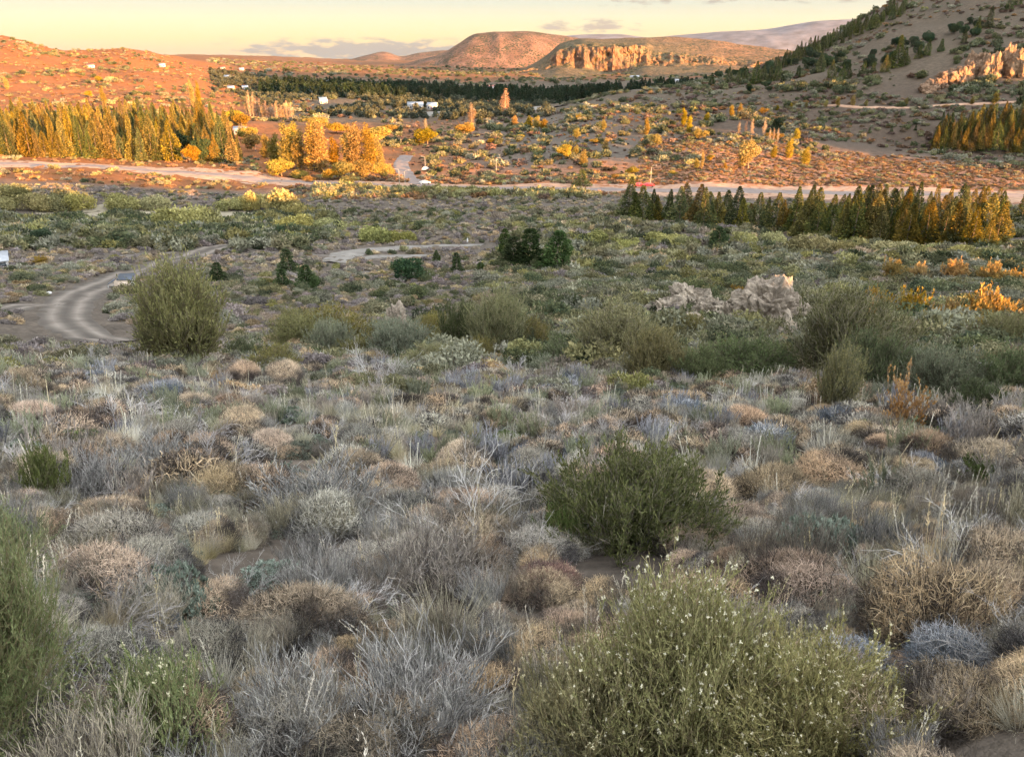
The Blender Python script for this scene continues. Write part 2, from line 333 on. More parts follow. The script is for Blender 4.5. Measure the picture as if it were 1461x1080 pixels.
# the hill with the cliffs: talus, a rock face cut by gullies, then a plateau
cliffmat = mat_soil('cliff_rock', (.10, .06, .04), (.21, .12, .065), (.09, .065, .05), scale=.03, bumpd=6)
def cliff_hill():
    n, m = 420, 130; px = np.linspace(700, 1330, n)
    top = pchip([700, 745, 765, 785, 800, 850, 900, 950, 1000, 1060, 1110, 1200, 1330], [112, 99, 88, 74, 62, 55, 55, 52, 56, 63, 70, 78, 95], px)
    ctop = pchip([700, 780, 800, 850, 920, 930, 960, 1000, 1040, 1100, 1330], [114, 92, 70, 66, 68, 73, 80, 84, 90, 96, 108], px)
    cbot = pchip([700, 780, 800, 850, 880, 930, 960, 1000, 1040, 1100, 1330], [114, 99, 95, 100, 103, 92, 93, 93, 94, 98, 109], px)
    V = np.zeros((n, m, 3))
    for i in range(n):
        d = ray(px[i], 80); sl = lambda p: ray(px[i], p)[2]
        gul = 60*fbm(px[i]/13., 1.7, 4, 4)+110*fbm(px[i]/45., 4.2, 3, 9)
        rs = [1750, 2250, 2330+gul*.5, 2365+gul, 2500, 2750, 3000, 3400]
        zs = [-75, sl(cbot[i])*2250-6, sl(cbot[i])*2330, sl(ctop[i])*2365, sl(ctop[i])*2500*.55+sl(top[i])*2500*.45, sl(top[i])*2750, sl(top[i])*2750-25, -150]
        rr = np.concatenate([np.linspace(1750, 2300, 30)[:-1], np.linspace(2300, 2420, 60)[:-1], np.linspace(2420, 3400, m-88)])
        V[i, :, 0] = d[0]*rr; V[i, :, 1] = d[1]*rr; V[i, :, 2] = np.interp(rr, rs, zs)
    a = np.clip(1-np.abs(np.linspace(0, 1, m)-.45)*3, 0, 1)[None, :]
    V[..., 2] += 10*fbm(V[..., 0]/90, V[..., 1]/90, 5, 12)+26*a*fbm(V[..., 0]/26, V[..., 1]/20, 4, 13)
    V[..., 1] += 50*a*fbm(V[..., 0]/24, V[..., 2]/20, 4, 14)
    o = struct('cliff_hill', grid_mesh('cliff_hill', V[::-1], brown_hill))
    o.data.materials.append(cliffmat)
    # bare rock where the face is steep
    nn = np.zeros(len(o.data.polygons)*3); o.data.polygons.foreach_get('normal', nn); nn = nn.reshape(-1, 3)
    o.data.polygons.foreach_set('material_index', (np.abs(nn[:, 2]) < .62).astype(np.int32))
    o.data.polygons.foreach_set('use_smooth', np.abs(nn[:, 2]) >= .62)
cliff_hill()

# ---------------------------------------------------------------- roads and clearings: sheets laid on the ground
def path_pts(pp, step=2.0):
    W = np.array([at(*p)[:2] for p in pp]); d = np.concatenate([[0], np.cumsum(np.hypot(*np.diff(W, axis=0).T))])
    t = np.arange(0, d[-1], step); x = pchip(d, W[:, 0], t); y = pchip(d, W[:, 1], t)
    for _ in range(4):
        x[1:-1] = (x[:-2]+2*x[1:-1]+x[2:])/4; y[1:-1] = (y[:-2]+2*y[1:-1]+y[2:])/4
    return x, y
ROADS = []
def mat_road(name, c1, c2, rut):
    m = bpy.data.materials.new(name); m.use_nodes = True; N, L, add = nodes_of(m.node_tree); N.clear()
    o = add('ShaderNodeOutputMaterial'); p = add('ShaderNodeBsdfPrincipled', inp={'Roughness': .9, 'Specular IOR Level': .15}); L.new(p.outputs[0], o.inputs[0])
    at_ = add('ShaderNodeAttribute', attribute_name='Col'); g = add('ShaderNodeNewGeometry')
    n = add('ShaderNodeTexNoise', inp={2: .5, 3: 8.0, 4: .65}); L.new(g.outputs['Position'], n.inputs[0])
    r = add('ShaderNodeValToRGB'); r.color_ramp.elements[0].position = .35; r.color_ramp.elements[1].position = .65
    r.color_ramp.elements[0].color = (*c1, 1); r.color_ramp.elements[1].color = (*c2, 1); L.new(n.outputs[0], r.inputs[0])
    mx = add('ShaderNodeMix', data_type='RGBA', blend_type='MULTIPLY'); mx.inputs[0].default_value = rut
    L.new(r.outputs[0], mx.inputs[6]); L.new(at_.outputs[0], mx.inputs[7]); L.new(mx.outputs[2], p.inputs[0])
    return m
def road(name, pp, width, mat, lift=.07, ruts=True, wob=.25, ms=15):
    x, y = path_pts(pp); tx = np.gradient(x); ty = np.gradient(y); l = np.hypot(tx, ty); nx, ny = -ty/l, tx/l
    wv = (width if np.isscalar(width) else np.interp(np.linspace(0, 1, len(x)), np.linspace(0, 1, len(width)), width))
    o = np.linspace(-.5, .5, ms); e = 1+wob*fbm(np.arange(len(x))/6., 0*x, 3, 2)
    X = x[:, None]+nx[:, None]*o*np.reshape(wv*e, (-1, 1)); Y = y[:, None]+ny[:, None]*o*np.reshape(wv*e, (-1, 1))
    Zr = zfun(X, Y)+lift*(1-np.abs(o*2)**6)-.02
    V = np.stack([X, Y, Zr], -1)
    me = grid_mesh(name, V, mat)
    c = 1-.28*np.exp(-((np.abs(o)-.2)/.05)**2)*0 if not ruts else .62+.55*np.exp(-((np.abs(o)-.22)/.085)**2)-.12*np.exp(-(o/.08)**2)-.1*np.exp(-((np.abs(o)-.42)/.06)**2)
    c = np.broadcast_to(c, X.shape)*(1+.15*fbm(X/3, Y/3, 3, 5)); a = me.color_attributes.new('Col', 'FLOAT_COLOR', 'POINT')
    C = np.ones((X.size, 4), np.float32); C[:, :3] = c.reshape(-1, 1); a.data.foreach_set('color', C.ravel())
    ROADS.append((x, y, np.max(wv)*.5+.4)); return struct(name, me)
dirt = mat_road('dirt_track', (.125, .104, .086), (.20, .17, .142), 1.0)
asph = mat_road('asphalt', (.16, .125, .11), (.21, .165, .145), .6)
sand = mat_road('sandy_verge', (.26, .155, .10), (.38, .235, .155), .5)
gravel = mat_road('gravel', (.14, .125, .11), (.22, .20, .175), .3)
drygr = mat_road('dry_meadow', (.20, .17, .12), (.28, .24, .17), .3)
road('verge', [(-120, 228), (0, 233), (200, 241), (350, 252), (470, 261), (560, 266), (700, 269), (860, 271), (1000, 272), (1180, 275), (1330, 277), (1461, 279), (1580, 281)], 30, sand, lift=.08, ruts=False)
road('highway', [(-120, 229), (0, 234), (200, 243), (350, 254), (470, 263), (560, 267), (700, 269), (860, 271), (1000, 272), (1180, 275), (1330, 277), (1461, 279), (1580, 281)], 9, asph, lift=.26, ruts=False, wob=.02)
road('side_road', [(620, 268), (598, 262), (583, 254), (576, 244), (572, 234), (580, 222)], 7, asph, lift=.2, ruts=False, wob=.05)
road('dirt_road', [(345, 349), (310, 353), (270, 367), (220, 383), (170, 399), (125, 416), (98, 434), (92, 452), (108, 470), (150, 486), (215, 492)], [6, 6, 5.5, 5.5, 5.5, 5.2, 5, 4.6, 4.2, 3.6, 3.2], dirt, lift=.09, wob=.12)
road('track', [(-60, 388), (0, 384), (60, 379), (130, 372), (200, 363), (262, 358)], 2.0, dirt, lift=.08)
road('track', [(97, 436), (60, 433), (20, 438), (-30, 445)], 2.6, dirt, lift=.07)
road('track', [(325, 408), (400, 402), (450, 396), (510, 390), (560, 384), (600, 381)], 2.0, dirt, lift=.08)
road('track', [(330, 350), (370, 360), (420, 362), (480, 366)], 1.8, dirt, lift=.08)
road('track', [(690, 349), (620, 350), (560, 354), (520, 358), (485, 366), (470, 374)], [3, 4, 5, 6, 6, 3], gravel, lift=.08, ruts=False)
road('gravel_lot', [(515, 368), (560, 365), (610, 364)], [3, 6, 3], gravel, lift=.09, ruts=False)
road('dry_meadow', [(50, 303), (110, 303), (180, 300), (240, 305), (300, 308), (360, 302)], [4, 10, 22, 20, 22, 8], drygr, lift=.1, ruts=False)
road('gravel_lot', [(585, 160), (615, 162), (650, 167)], [12, 22, 16], gravel, lift=.9, ruts=False)
road('gravel_lot', [(735, 157), (765, 156), (800, 153)], [14, 26, 14], gravel, lift=.9, ruts=False)
road('hill_track', [(1160, 153), (1230, 154), (1330, 152), (1400, 149), (1500, 146)], 3.5, sand, lift=.5, ruts=False)
def on_road(x, y):
    m = np.zeros(len(x), bool)
    for rx, ry, h in ROADS:
        for i in range(0, len(rx), 1):
            m |= (x-rx[i])**2+(y-ry[i])**2 < (h*.95)**2
    return m

# ---------------------------------------------------------------- plant building
def unit(v): return v/np.maximum(np.linalg.norm(v, axis=-1, keepdims=True), 1e-9)
def rdir(n, g=rng): return unit(g.normal(size=(n, 3)))
class Geo:
    def __init__(s): s.V = []; s.Q = []; s.C = []; s.n = 0
    def _add(s, V, Q, C):
        s.V.append(V.reshape(-1, 3)); s.Q.append((Q+s.n).reshape(-1, 4)); s.C.append(C.reshape(-1, 3)); s.n += V.size//3
    def ribbons(s, P, w0, w1, C):
        """P (n,k,3) polylines; a flat strip along each"""
        n, k = P.shape[:2]
        if n == 0: return s
        D = unit(np.gradient(P, axis=1)); S = unit(np.cross(D, rdir(n)[:, None, :]))
        w = (np.asarray(w0).reshape(-1, 1)*(1-np.linspace(0, 1, k))+np.asarray(w1).reshape(-1, 1)*np.linspace(0, 1, k))[..., None]*.5
        w = np.broadcast_to(w, (n, k, 1)); V = np.stack([P-S*w, P+S*w], 2)       # n k 2 3
        i = np.arange(n*k*2).reshape(n, k, 2)
        Q = np.stack([i[:, :-1, 0], i[:, :-1, 1], i[:, 1:, 1], i[:, 1:, 0]], -1)
        C = np.asarray(C, float)
        if C.ndim == 1: C = np.broadcast_to(C, (n, k, 3))
        elif C.ndim == 2: C = np.broadcast_to(C[:, None, :], (n, k, 3))
        s._add(V, Q, np.repeat(C[:, :, None, :], 2, 2)); return s
    def tubes(s, P, w0, w1, C, sides=4):
        n, k = P.shape[:2]; D = unit(np.gradient(P, axis=1)); A = unit(np.cross(D, np.array([.31, .2, .93])+rdir(n)[:, None, :]*.05)); B = np.cross(D, A)
        w = (np.asarray(w0).reshape(-1, 1)*(1-np.linspace(0, 1, k))+np.asarray(w1).reshape(-1, 1)*np.linspace(0, 1, k))[..., None]*.5
        V = np.stack([P+(A*cos(a)+B*sin(a))*w for a in np.arange(sides)*2*pi/sides], 2); i = np.arange(n*k*sides).reshape(n, k, sides); j = np.roll(i, -1, 2)
        Q = np.stack([i[:, :-1], j[:, :-1], j[:, 1:], i[:, 1:]], -1); C = np.asarray(C, float)
        C = np.broadcast_to(C if C.ndim != 2 else C[:, None, :], (n, k, 3)); s._add(V, Q, np.repeat(C[:, :, None, :], sides, 2)); return s
    def leaves(s, p, d, L, W, C):
        """one folded-flat diamond per point"""
        n = len(p); S = unit(np.cross(d, rdir(n))); L = np.asarray(L).reshape(-1, 1)*np.ones((n, 1)); W = np.asarray(W).reshape(-1, 1)*np.ones((n, 1))
        m = p+d*L*.45; V = np.stack([p, m+S*W*.5, p+d*L, m-S*W*.5], 1); i = np.arange(n*4).reshape(n, 4)
        C = np.asarray(C, float); C = np.broadcast_to(C if C.ndim == 1 else C[:, None, :], (n, 4, 3)); s._add(V, i[:, None, :], C); return s
    def mesh(s, name, mat): return mesh_np(name, np.concatenate(s.V), np.concatenate(s.Q), mat, np.concatenate(s.C))
ORD = 'leftmost second third fourth fifth sixth seventh eighth ninth tenth eleventh twelfth thirteenth fourteenth fifteenth sixteenth seventeenth eighteenth nineteenth twentieth'.split()+['twenty-first', 'twenty-second', 'twenty-third', 'twenty-fourth', 'twenty-fifth']
def nth(i): return 'leftmost' if i == 0 else ORD[i]+' from the left'
def poly(P0, D, L, k=4, wob=.15, grav=0.0, g=rng):
    n = len(P0); d = unit(D); L = np.asarray(L).reshape(-1, 1)*np.ones((n, 1)); P = [P0]
    for i in range(k-1):
        P.append(P[-1]+d*L/(k-1)); d = unit(d+g.normal(size=(n, 3))*wob+np.array([0, 0, grav]))
    return np.stack(P, 1)
def sprout(P, n, t0, t1, L, spread, up=0.0, k=3, wob=.2, grav=0.0, g=rng):
    """n twigs growing from random places of the polylines P"""
    i = g.integers(0, len(P), n); t = g.uniform(t0, t1, n)*(P.shape[1]-1); a = np.minimum(t.astype(int), P.shape[1]-2); f = (t-a)[:, None]
    p = P[i, a]*(1-f)+P[i, a+1]*f; d = unit(P[i, a+1]-P[i, a])
    d = unit(d+rdir(n, g)*spread+np.array([0, 0, up])); return poly(p, d, L if np.isscalar(L) else g.uniform(*L, n), k, wob, grav, g)
def mixcol(c1, c2, t): t = np.asarray(t)[..., None]; return np.asarray(c1)*(1-t)+np.asarray(c2)*t
def along(P, n, t0=0, t1=1, g=rng):
    i = g.integers(0, len(P), n); t = g.uniform(t0, t1, n)*(P.shape[1]-1); a = np.minimum(t.astype(int), P.shape[1]-2); f = (t-a)[:, None]
    return P[i, a]*(1-f)+P[i, a+1]*f, unit(P[i, a+1]-P[i, a])
def domedirs(n, low=.05, g=rng):
    a = g.uniform(0, 2*pi, n); z = g.uniform(low, 1, n); r = np.sqrt(1-z*z); return np.stack([r*np.cos(a), r*np.sin(a), z], 1)

pm = mat_plant('twigs_and_leaves'); pmf = mat_plant('blossom', val=.1, hue=.01, trans=.1)
pmt = mat_plant('tree_foliage', hue=.022, val=.3, sat=.15, trans=.2); bark = mat_plant('bark', trans=0.0, val=.2)

def cushion(R=.45, H=.35, stem=(.20, .18, .17), tip=(.36, .26, .16), n=8000, w=.0028, fl=(.05, .10), lumps=5, g=rng, tipfrac=.2):
    """domed shrub of very many fine dry twigs"""
    G_ = Geo(); sz = np.array([R, R, H]); ld = domedirs(lumps, .2, g)
    d = domedirs(90, .0, g); bumpf = lambda q: .82+.25*np.max(np.clip(q@ld.T, 0, 1)**6, axis=1)
    L = np.linalg.norm(d*sz, axis=1)*bumpf(d); P = poly(g.normal(size=(90, 3))*[.05*R, .05*R, 0], d*sz, L*.85, 5, .10, 0, g)
    G_.ribbons(P, w*2.6, w*1.2, mixcol(np.array(stem)*.75, np.array(stem), g.random(90)))
    l1 = sprout(P, 520, .35, 1, (R*.25, R*.5), .6, .1, 4, .2, 0, g); G_.ribbons(l1, w*1.6, w, mixcol(np.array(stem)*.8, np.array(stem)*1.15, g.random(520)))
    dd = domedirs(n, -.02, g); rad = bumpf(dd)*(1-g.random(n)**2*.28); p = dd*sz*rad[:, None]; p[:, 2] = np.maximum(p[:, 2], 0)
    q = poly(p, unit(dd*[.8, .8, .9]+rdir(n, g)*1.15), g.uniform(*fl, n)*.8, 3, .45, .02, g)
    hh = np.clip(q[..., 2]/H, 0, 1); nn = fbm(p[:, 0]/R*2+5, p[:, 1]/R*2+3, 2, int(g.integers(0, 50)))
    t = np.clip((hh-.55+nn[:, None]*1.2)*2.2+tipfrac, 0, 1); C = mixcol(stem, tip, t)*(g.uniform(.5, 1.0, (n, 1, 1))**1.5*1.7)
    G_.ribbons(q, w*1.1, w*.7, C); return G_
def upright(R=.3, H=.45, c1=(.27, .24, .21), c2=(.35, .30, .25), n=900, w=.003, lean=.35, g=rng):
    """tuft of upright, branching dry stems"""
    G_ = Geo(); a = g.uniform(0, 2*pi, n//6); r = R*.5*np.sqrt(g.random(n//6)); p = np.stack([r*np.cos(a), r*np.sin(a), 0*a], 1)
    P = poly(p, np.stack([np.cos(a)*r/R*2*lean, np.sin(a)*r/R*2*lean, np.ones_like(a)], 1)+rdir(len(a), g)*.18, H*g.uniform(.45, 1, len(a)), 6, .07, .02, g)
    G_.ribbons(P, w*1.5, w*.8, mixcol(np.array(c1)*.7, c1, g.random(len(a))))
    q = sprout(P, n*2, .25, 1, (H*.12, H*.3), .45, .5, 4, .14, .05, g); G_.ribbons(q, w, w*.6, mixcol(c1, c2, g.random(n*2))*g.uniform(.7, 1.25, (n*2, 1)))
    q2 = sprout(q, n*2, .3, 1, (H*.05, H*.12), .5, .4, 3, .14, .05, g); G_.ribbons(q2, w*.9, w*.6, mixcol(c1, c2, g.random(n*2))*g.uniform(.8, 1.35, (n*2, 1))); return G_
def tuft(R=.16, H=.35, c1=(.30, .25, .16), c2=(.46, .40, .28), n=420, w=.003, g=rng, droop=-.10, heads=0):
    """bunch grass"""
    G_ = Geo(); a = g.uniform(0, 2*pi, n); r = R*.35*np.sqrt(g.random(n)); p = np.stack([r*np.cos(a), r*np.sin(a), 0*a], 1); k = g.random(n)
    P = poly(p, np.stack([np.cos(a)*k*.9, np.sin(a)*k*.9, np.ones(n)], 1), H*g.uniform(.45, 1.05, n), 6, .05, 0, g)
    P[..., 2] += (np.linspace(0, 1, 6)**2*droop*H*2)[None, :]*k[:, None]
    C = mixcol(c1, c2, np.clip(np.linspace(0, 1, 6)[None, :]*.8+g.random((n, 1))*.3, 0, 1))*g.uniform(.75, 1.2, (n, 1, 1)); G_.ribbons(P, w, w*.35, C)
    if heads:
        m = g.integers(0, n, heads); Q = poly(p[m], rdir(heads, g)*.12+[0, 0, 1], H*g.uniform(1.3, 2.1, heads), 7, .03, 0, g); G_.ribbons(Q, w*1.1, w*1.0, np.array(c2)*1.15)
        b, dd = along(Q, heads*14, .72, 1, g); G_.leaves(b, unit(dd+rdir(len(b), g)*.5), .03, .006, np.array(c2)*1.2)
    return G_
def leafy(R=.6, H=.8, n1=60, n2=700, n3=2600, nl=15000, ll=.022, lw=.006, c1=(.07, .10, .035), c2=(.15, .18, .07), stem=(.22, .17, .12), up=.5, g=rng, w=.003, fill=0.0):
    """leafy shrub: stems, twigs and narrow leaves; returns stems, leaves and the twig polylines"""
    S = Geo(); Lf = Geo(); a = g.uniform(0, 2*pi, n1); k = np.sqrt(g.random(n1)); sz = np.array([R, R, H])
    D = np.stack([np.cos(a)*k*R, np.sin(a)*k*R, H*(1.02-.55*k*k)], 1); p = g.normal(size=(n1, 3))*[R*.12, R*.12, 0]
    P = poly(p, D, np.linalg.norm(D, axis=1)*g.uniform(.6, 1.0, n1)*.92, 6, .08, .03, g); S.ribbons(P, w*3, w*1.2, mixcol(np.array(stem)*.7, stem, g.random(n1)))
    l1 = sprout(P, n2, .2, 1, (H*.18, H*.34), .55, up*.6, 5, .13, .05, g); S.ribbons(l1, w*1.3, w*.8, mixcol(np.array(stem)*.8, np.array(c1)*1.3, g.random(n2)))
    l2 = sprout(l1, n3, .25, 1, (H*.07, H*.16), .5, up, 4, .14, .06, g); S.ribbons(l2, w*.9, w*.6, mixcol(stem, c2, g.random(n3)))
    if fill:      # twigs spread evenly through a dome, so that the crown closes
        nf = int(n3*fill); dd = domedirs(nf, .0, g); ld = domedirs(7, .2, g); lump = .62+.42*np.max(np.clip(dd@ld.T, 0, 1)**7, axis=1)
        p_ = dd*sz*(lump*(1-g.random(nf)**1.8*.6))[:, None]; f_ = poly(p_*.93, unit(dd*.7+rdir(nf, g)*.85+[0, 0, up*.6]), g.uniform(H*.08, H*.17, nf), 4, .14, .06, g)
        S.ribbons(f_, w*.9, w*.6, mixcol(stem, c2, g.random(nf))); l2 = np.concatenate([l2, f_])
    b, d = along(l2, nl, .1, 1, g); h = np.clip(b[:, 2]/H, 0, 1)
    t = np.clip(g.normal(.45, .28, nl)+(h-.5)*.35, 0, 1); Lf.leaves(b, unit(d+rdir(nl, g)*.65+[0, 0, .25]), ll*g.uniform(.6, 1.3, nl), lw, mixcol(c1, c2, t)*g.uniform(.75, 1.25, (nl, 1)))
    return S, Lf, l2
def blossoms(l2, n, size=.0068, col=(.50, .46, .32), g=rng):
    G_ = Geo(); top = l2[np.argsort(-(l2[:, -1, 2]+np.linalg.norm(l2[:, -1, :2], axis=1)*.35+g.random(len(l2))*.35))[:max(n*3, 10)]]
    p = top[g.integers(0, len(top), n), -1]+[0, 0, .004]
    m = 7; P = np.repeat(p, m, 0)+g.normal(size=(n*m, 3))*size*.22; s = np.repeat(g.uniform(.6, 1.3, n), m)
    G_.leaves(P, rdir(n*m, g), size*s*.8, size*s*.55, np.array(col)*g.uniform(.8, 1.2, (n*m, 1))); return G_
def deadwood(R=.6, H=.4, c=(.42, .39, .37), n=16, g=rng, w=.008, flat=.3):
    """bare, bleached, branching wood"""
    G_ = Geo(); a = g.uniform(0, 2*pi, n); D = np.stack([np.cos(a), np.sin(a), g.uniform(flat*.3, flat*2.4, n)], 1)
    P = poly(np.zeros((n, 3))+g.normal(size=(n, 3))*[R*.08, R*.08, 0]+[0, 0, .02], D, R*g.uniform(.7, 1.2, n), 8, .16, -.03, g); P[..., 2] = np.clip(P[..., 2], .01, H*1.2)
    G_.tubes(P, w, w*.5, mixcol(np.array(c)*.75, c, g.random(n)))
    l1 = sprout(P, n*7, .2, 1, (R*.25, R*.55), .75, .15, 6, .2, .0, g); G_.ribbons(l1, w*.6, w*.3, mixcol(np.array(c)*.8, np.array(c)*1.15, g.random(n*7)))
    l2 = sprout(l1, n*40, .2, 1, (R*.1, R*.28), .8, .2, 5, .2, .0, g); G_.ribbons(l2, w*.34, w*.2, mixcol(np.array(c)*.85, np.array(c)*1.2, g.random(n*40))); return G_
def rosette_mat(R=.5, H=.14, c1=(.07, .085, .06), c2=(.20, .22, .17), n=700, g=rng, ll=.028):
    """low mat of little leaf rosettes on dark stems"""
    G_ = Geo(); d = domedirs(n, .02, g); rad = 1-g.random(n)**2*.45; p = d*[R, R, H]*rad[:, None]*(.8+.5*(fbm(d[:, 0]*2+7, d[:, 1]*2, 2, 3)[:, None])); p[:, 2] = np.maximum(p[:, 2], 0.005)
    q = poly(p*[.6, .6, .0], p*[.4, .4, 1]+[0, 0, .001], np.linalg.norm(p*[.4, .4, 1], axis=1), 3, .1, 0, g); G_.ribbons(q, .004, .003, (.12, .09, .07))
    m = 9; P = np.repeat(q[:, -1], m, 0); dd = unit(np.repeat(unit(d+[0, 0, .6]), m, 0)*.55+rdir(n*m, g)); tone = np.repeat(g.random(n), m)
    G_.leaves(P, dd, ll*g.uniform(.7, 1.2, n*m), ll*.38, mixcol(c1, c2, tone)*g.uniform(.8, 1.2, (n*m, 1))); return G_
def lobed(lobes, n, leaf, c1, c2, g=rng, depth=.35, flat=.0, elong=1.3, upb=.2):
    """crown: leaf clumps spread through the outer part of several lobes; lobes = (x, y, z, rx, rz)"""
    G_ = Geo(); lb = np.array(lobes, float); vol = lb[:, 3]**2*lb[:, 4]**.5; i = g.choice(len(lb), n, p=vol/vol.sum()); d = rdir(n, g)
    rad = 1-g.random(n)**1.5*depth; lump = .8+.42*vnoise(d[:, 0]*2.6+i*3, d[:, 2]*2.6+d[:, 1]*1.7, 4)
    p = lb[i, :3]+d*np.stack([lb[i, 3], lb[i, 3], lb[i, 4]], 1)*(rad*lump)[:, None]; p = p[p[:, 2] > leaf*.2]; n = len(p); d = d[:n]
    dd = unit(rdir(n, g)+d*.4+[0, 0, upb]); t = np.clip(g.normal(.45, .28, n)+1.1*fbm(p[:, 0]/leaf*.22, p[:, 2]/leaf*.22, 2, 7), 0, 1)
    G_.leaves(p-dd*leaf*.5, dd, leaf*elong*g.uniform(.55, 1.35, n), leaf*g.uniform(.5, .9, n), mixcol(c1, c2, t)*g.uniform(.75, 1.25, (n, 1))); return G_
def trunk(H, w0, w1, c=(.16, .12, .09), limbs=0, R=1.0, g=rng, z0=.3, n=1, sp=.0):
    G_ = Geo(); P = poly(np.zeros((n, 3))+g.normal(size=(n, 3))*[sp*.3, sp*.3, 0]-[0, 0, .25], g.normal(size=(n, 3))*[sp, sp, 0]+[0, 0, 1], H+.25, 8, .03+sp*.1, .02, g); G_.tubes(P, w0, w1, c, 6)
    if limbs:
        q = sprout(P, limbs, z0, .95, (R*.5, R*.95), .2, 0, 4, .12, .04, g); dd = rdir(limbs, g)*[1, 1, .3]+[0, 0, .45]; q = poly(q[:, 0], dd, g.uniform(R*.5, R*.95, limbs), 4, .12, .04, g); G_.tubes(q, w0*.35, w1*.3, c, 4)
    return G_
def conifer(H=12., R=2.4, n=1500, leaf=.5, c1=(.03, .045, .018), c2=(.085, .10, .032), g=rng, base=.06, pw=.85, droop=-.25):
    """crown of a conifer: tiers of drooping sprays"""
    G_ = Geo(); tiers = int(H*1.9); u = np.sort(g.random(n)**1.25); u = (np.floor(u*tiers)+g.random(n)*.75)/tiers; u = np.clip(u, 0, .995)
    a = g.uniform(0, 2*pi, n); lopside = 1+.28*np.sin(a*2+u*9)+.35*fbm(a*1.2, u*tiers*.7, 2, int(g.integers(0, 99)))
    rr = (R*(1-u)**pw*lopside+.08)*(1-g.random(n)**1.6*.6); z = H*(base+(1-base)*u)
    o = np.stack([np.cos(a), np.sin(a), 0*a], 1); p = o*rr[:, None]; p[:, 2] = z+droop*rr*(1-u)*.5
    dd = unit(o*.8+[0, 0, .05]+g.normal(size=(n, 3))*.4); dd[:, 2] += u*.6; dd = unit(dd); t = np.clip(rr/(R*(1-u)+.3)*.6+g.normal(0, .25, n), 0, 1)
    s = leaf*(1-.45*u)*g.uniform(.6, 1.3, n); G_.leaves(p-dd*s[:, None]*.5, dd, s*1.5, s*.7, mixcol(c1, c2, t)*g.uniform(.75, 1.25, (n, 1)))
    tip = poly(np.array([[0, 0, H*.9]]), np.array([[0, 0, 1.]]), H*.12, 3, .02, 0, g); G_.ribbons(tip, leaf*.4, .03, c2); return G_

# a thing with parts: Empty + children; copies share the meshes
def assemble(name, parts):       # parts: list of (part name, mesh or (mesh, [(sub name, mesh)]))
    return dict(name=name, parts=parts, mesh=None)
def place(proto, loc, rz, s, label, cat, group=None, name=None, flat=False, sz=None, tilt=None):
    nm = name or proto['name']
    e = bpy.data.objects.new(nm, proto['mesh']); ROOT.objects.link(e)
    if proto['mesh'] is None: e.empty_display_size = .2
    e.location = loc; e.rotation_euler = (tilt[0] if tilt else 0, tilt[1] if tilt else 0, rz); e.scale = (s, s, s if sz is None else sz)
    for pn, me in proto['parts']:
        c = bpy.data.objects.new(pn, me); ROOT.objects.link(c); c.parent = e
        if pn == 'flowers': c['kind'] = 'stuff'; c['label'] = 'tiny cream-white blossoms all over the shrub'
    return props(e, label, cat, group)
def single(name, me): return dict(name=name, parts=[], mesh=me)

# geometry-nodes scatter, only for what nobody could count
def scatter(name, P, scl, idx, meshes, label, cat, tilt=.12):
    me = bpy.data.meshes.new(name); me.vertices.add(len(P)); me.vertices.foreach_set('co', np.asarray(P, np.float32).ravel())
    n = len(P)
    for an, ty, val in (('scl', 'FLOAT', scl), ('idx', 'INT', idx)):
        a = me.attributes.new(an, ty, 'POINT'); a.data.foreach_set('value', np.asarray(val, np.float32 if ty == 'FLOAT' else np.int32))
    r = np.stack([rng.normal(0, tilt, n), rng.normal(0, tilt, n), rng.uniform(0, 2*pi, n)], 1)
    a = me.attributes.new('rot', 'FLOAT_VECTOR', 'POINT'); a.data.foreach_set('vector', r.astype(np.float32).ravel())
    c = bpy.data.collections.new(name+'_kinds')
    for k, m in enumerate(meshes): c.objects.link(bpy.data.objects.new('%s_kind_%02d' % (name, k), m))
    ng = bpy.data.node_groups.new(name, 'GeometryNodeTree'); ng.interface.new_socket('Geometry', in_out='INPUT', socket_type='NodeSocketGeometry'); ng.interface.new_socket('Geometry', in_out='OUTPUT', socket_type='NodeSocketGeometry')
    N, L, add = nodes_of(ng); gi = add('NodeGroupInput'); go = add('NodeGroupOutput'); ip = add('GeometryNodeInstanceOnPoints'); ci = add('GeometryNodeCollectionInfo')
    ci.inputs[0].default_value = c; ci.inputs[1].default_value = True; ci.inputs[2].default_value = True
    def na(nm, ty):
        n_ = add('GeometryNodeInputNamedAttribute', data_type=ty); n_.inputs[0].default_value = nm; return n_.outputs[0]
    mp = add('GeometryNodeMeshToPoints'); L.new(gi.outputs[0], mp.inputs[0]); L.new(mp.outputs[0], ip.inputs['Points']); L.new(ci.outputs[0], ip.inputs['Instance']); ip.inputs['Pick Instance'].default_value = True
    L.new(na('idx', 'INT'), ip.inputs['Instance Index']); L.new(na('scl', 'FLOAT'), ip.inputs['Scale'])
    er = add('FunctionNodeEulerToRotation'); L.new(na('rot', 'FLOAT_VECTOR'), er.inputs[0]); L.new(er.outputs[0], ip.inputs['Rotation']); L.new(ip.outputs[0], go.inputs[0])
    o = obj(name, me); o.modifiers.new('scatter', 'NODES').node_group = ng
    return props(o, label, cat, kind='stuff')

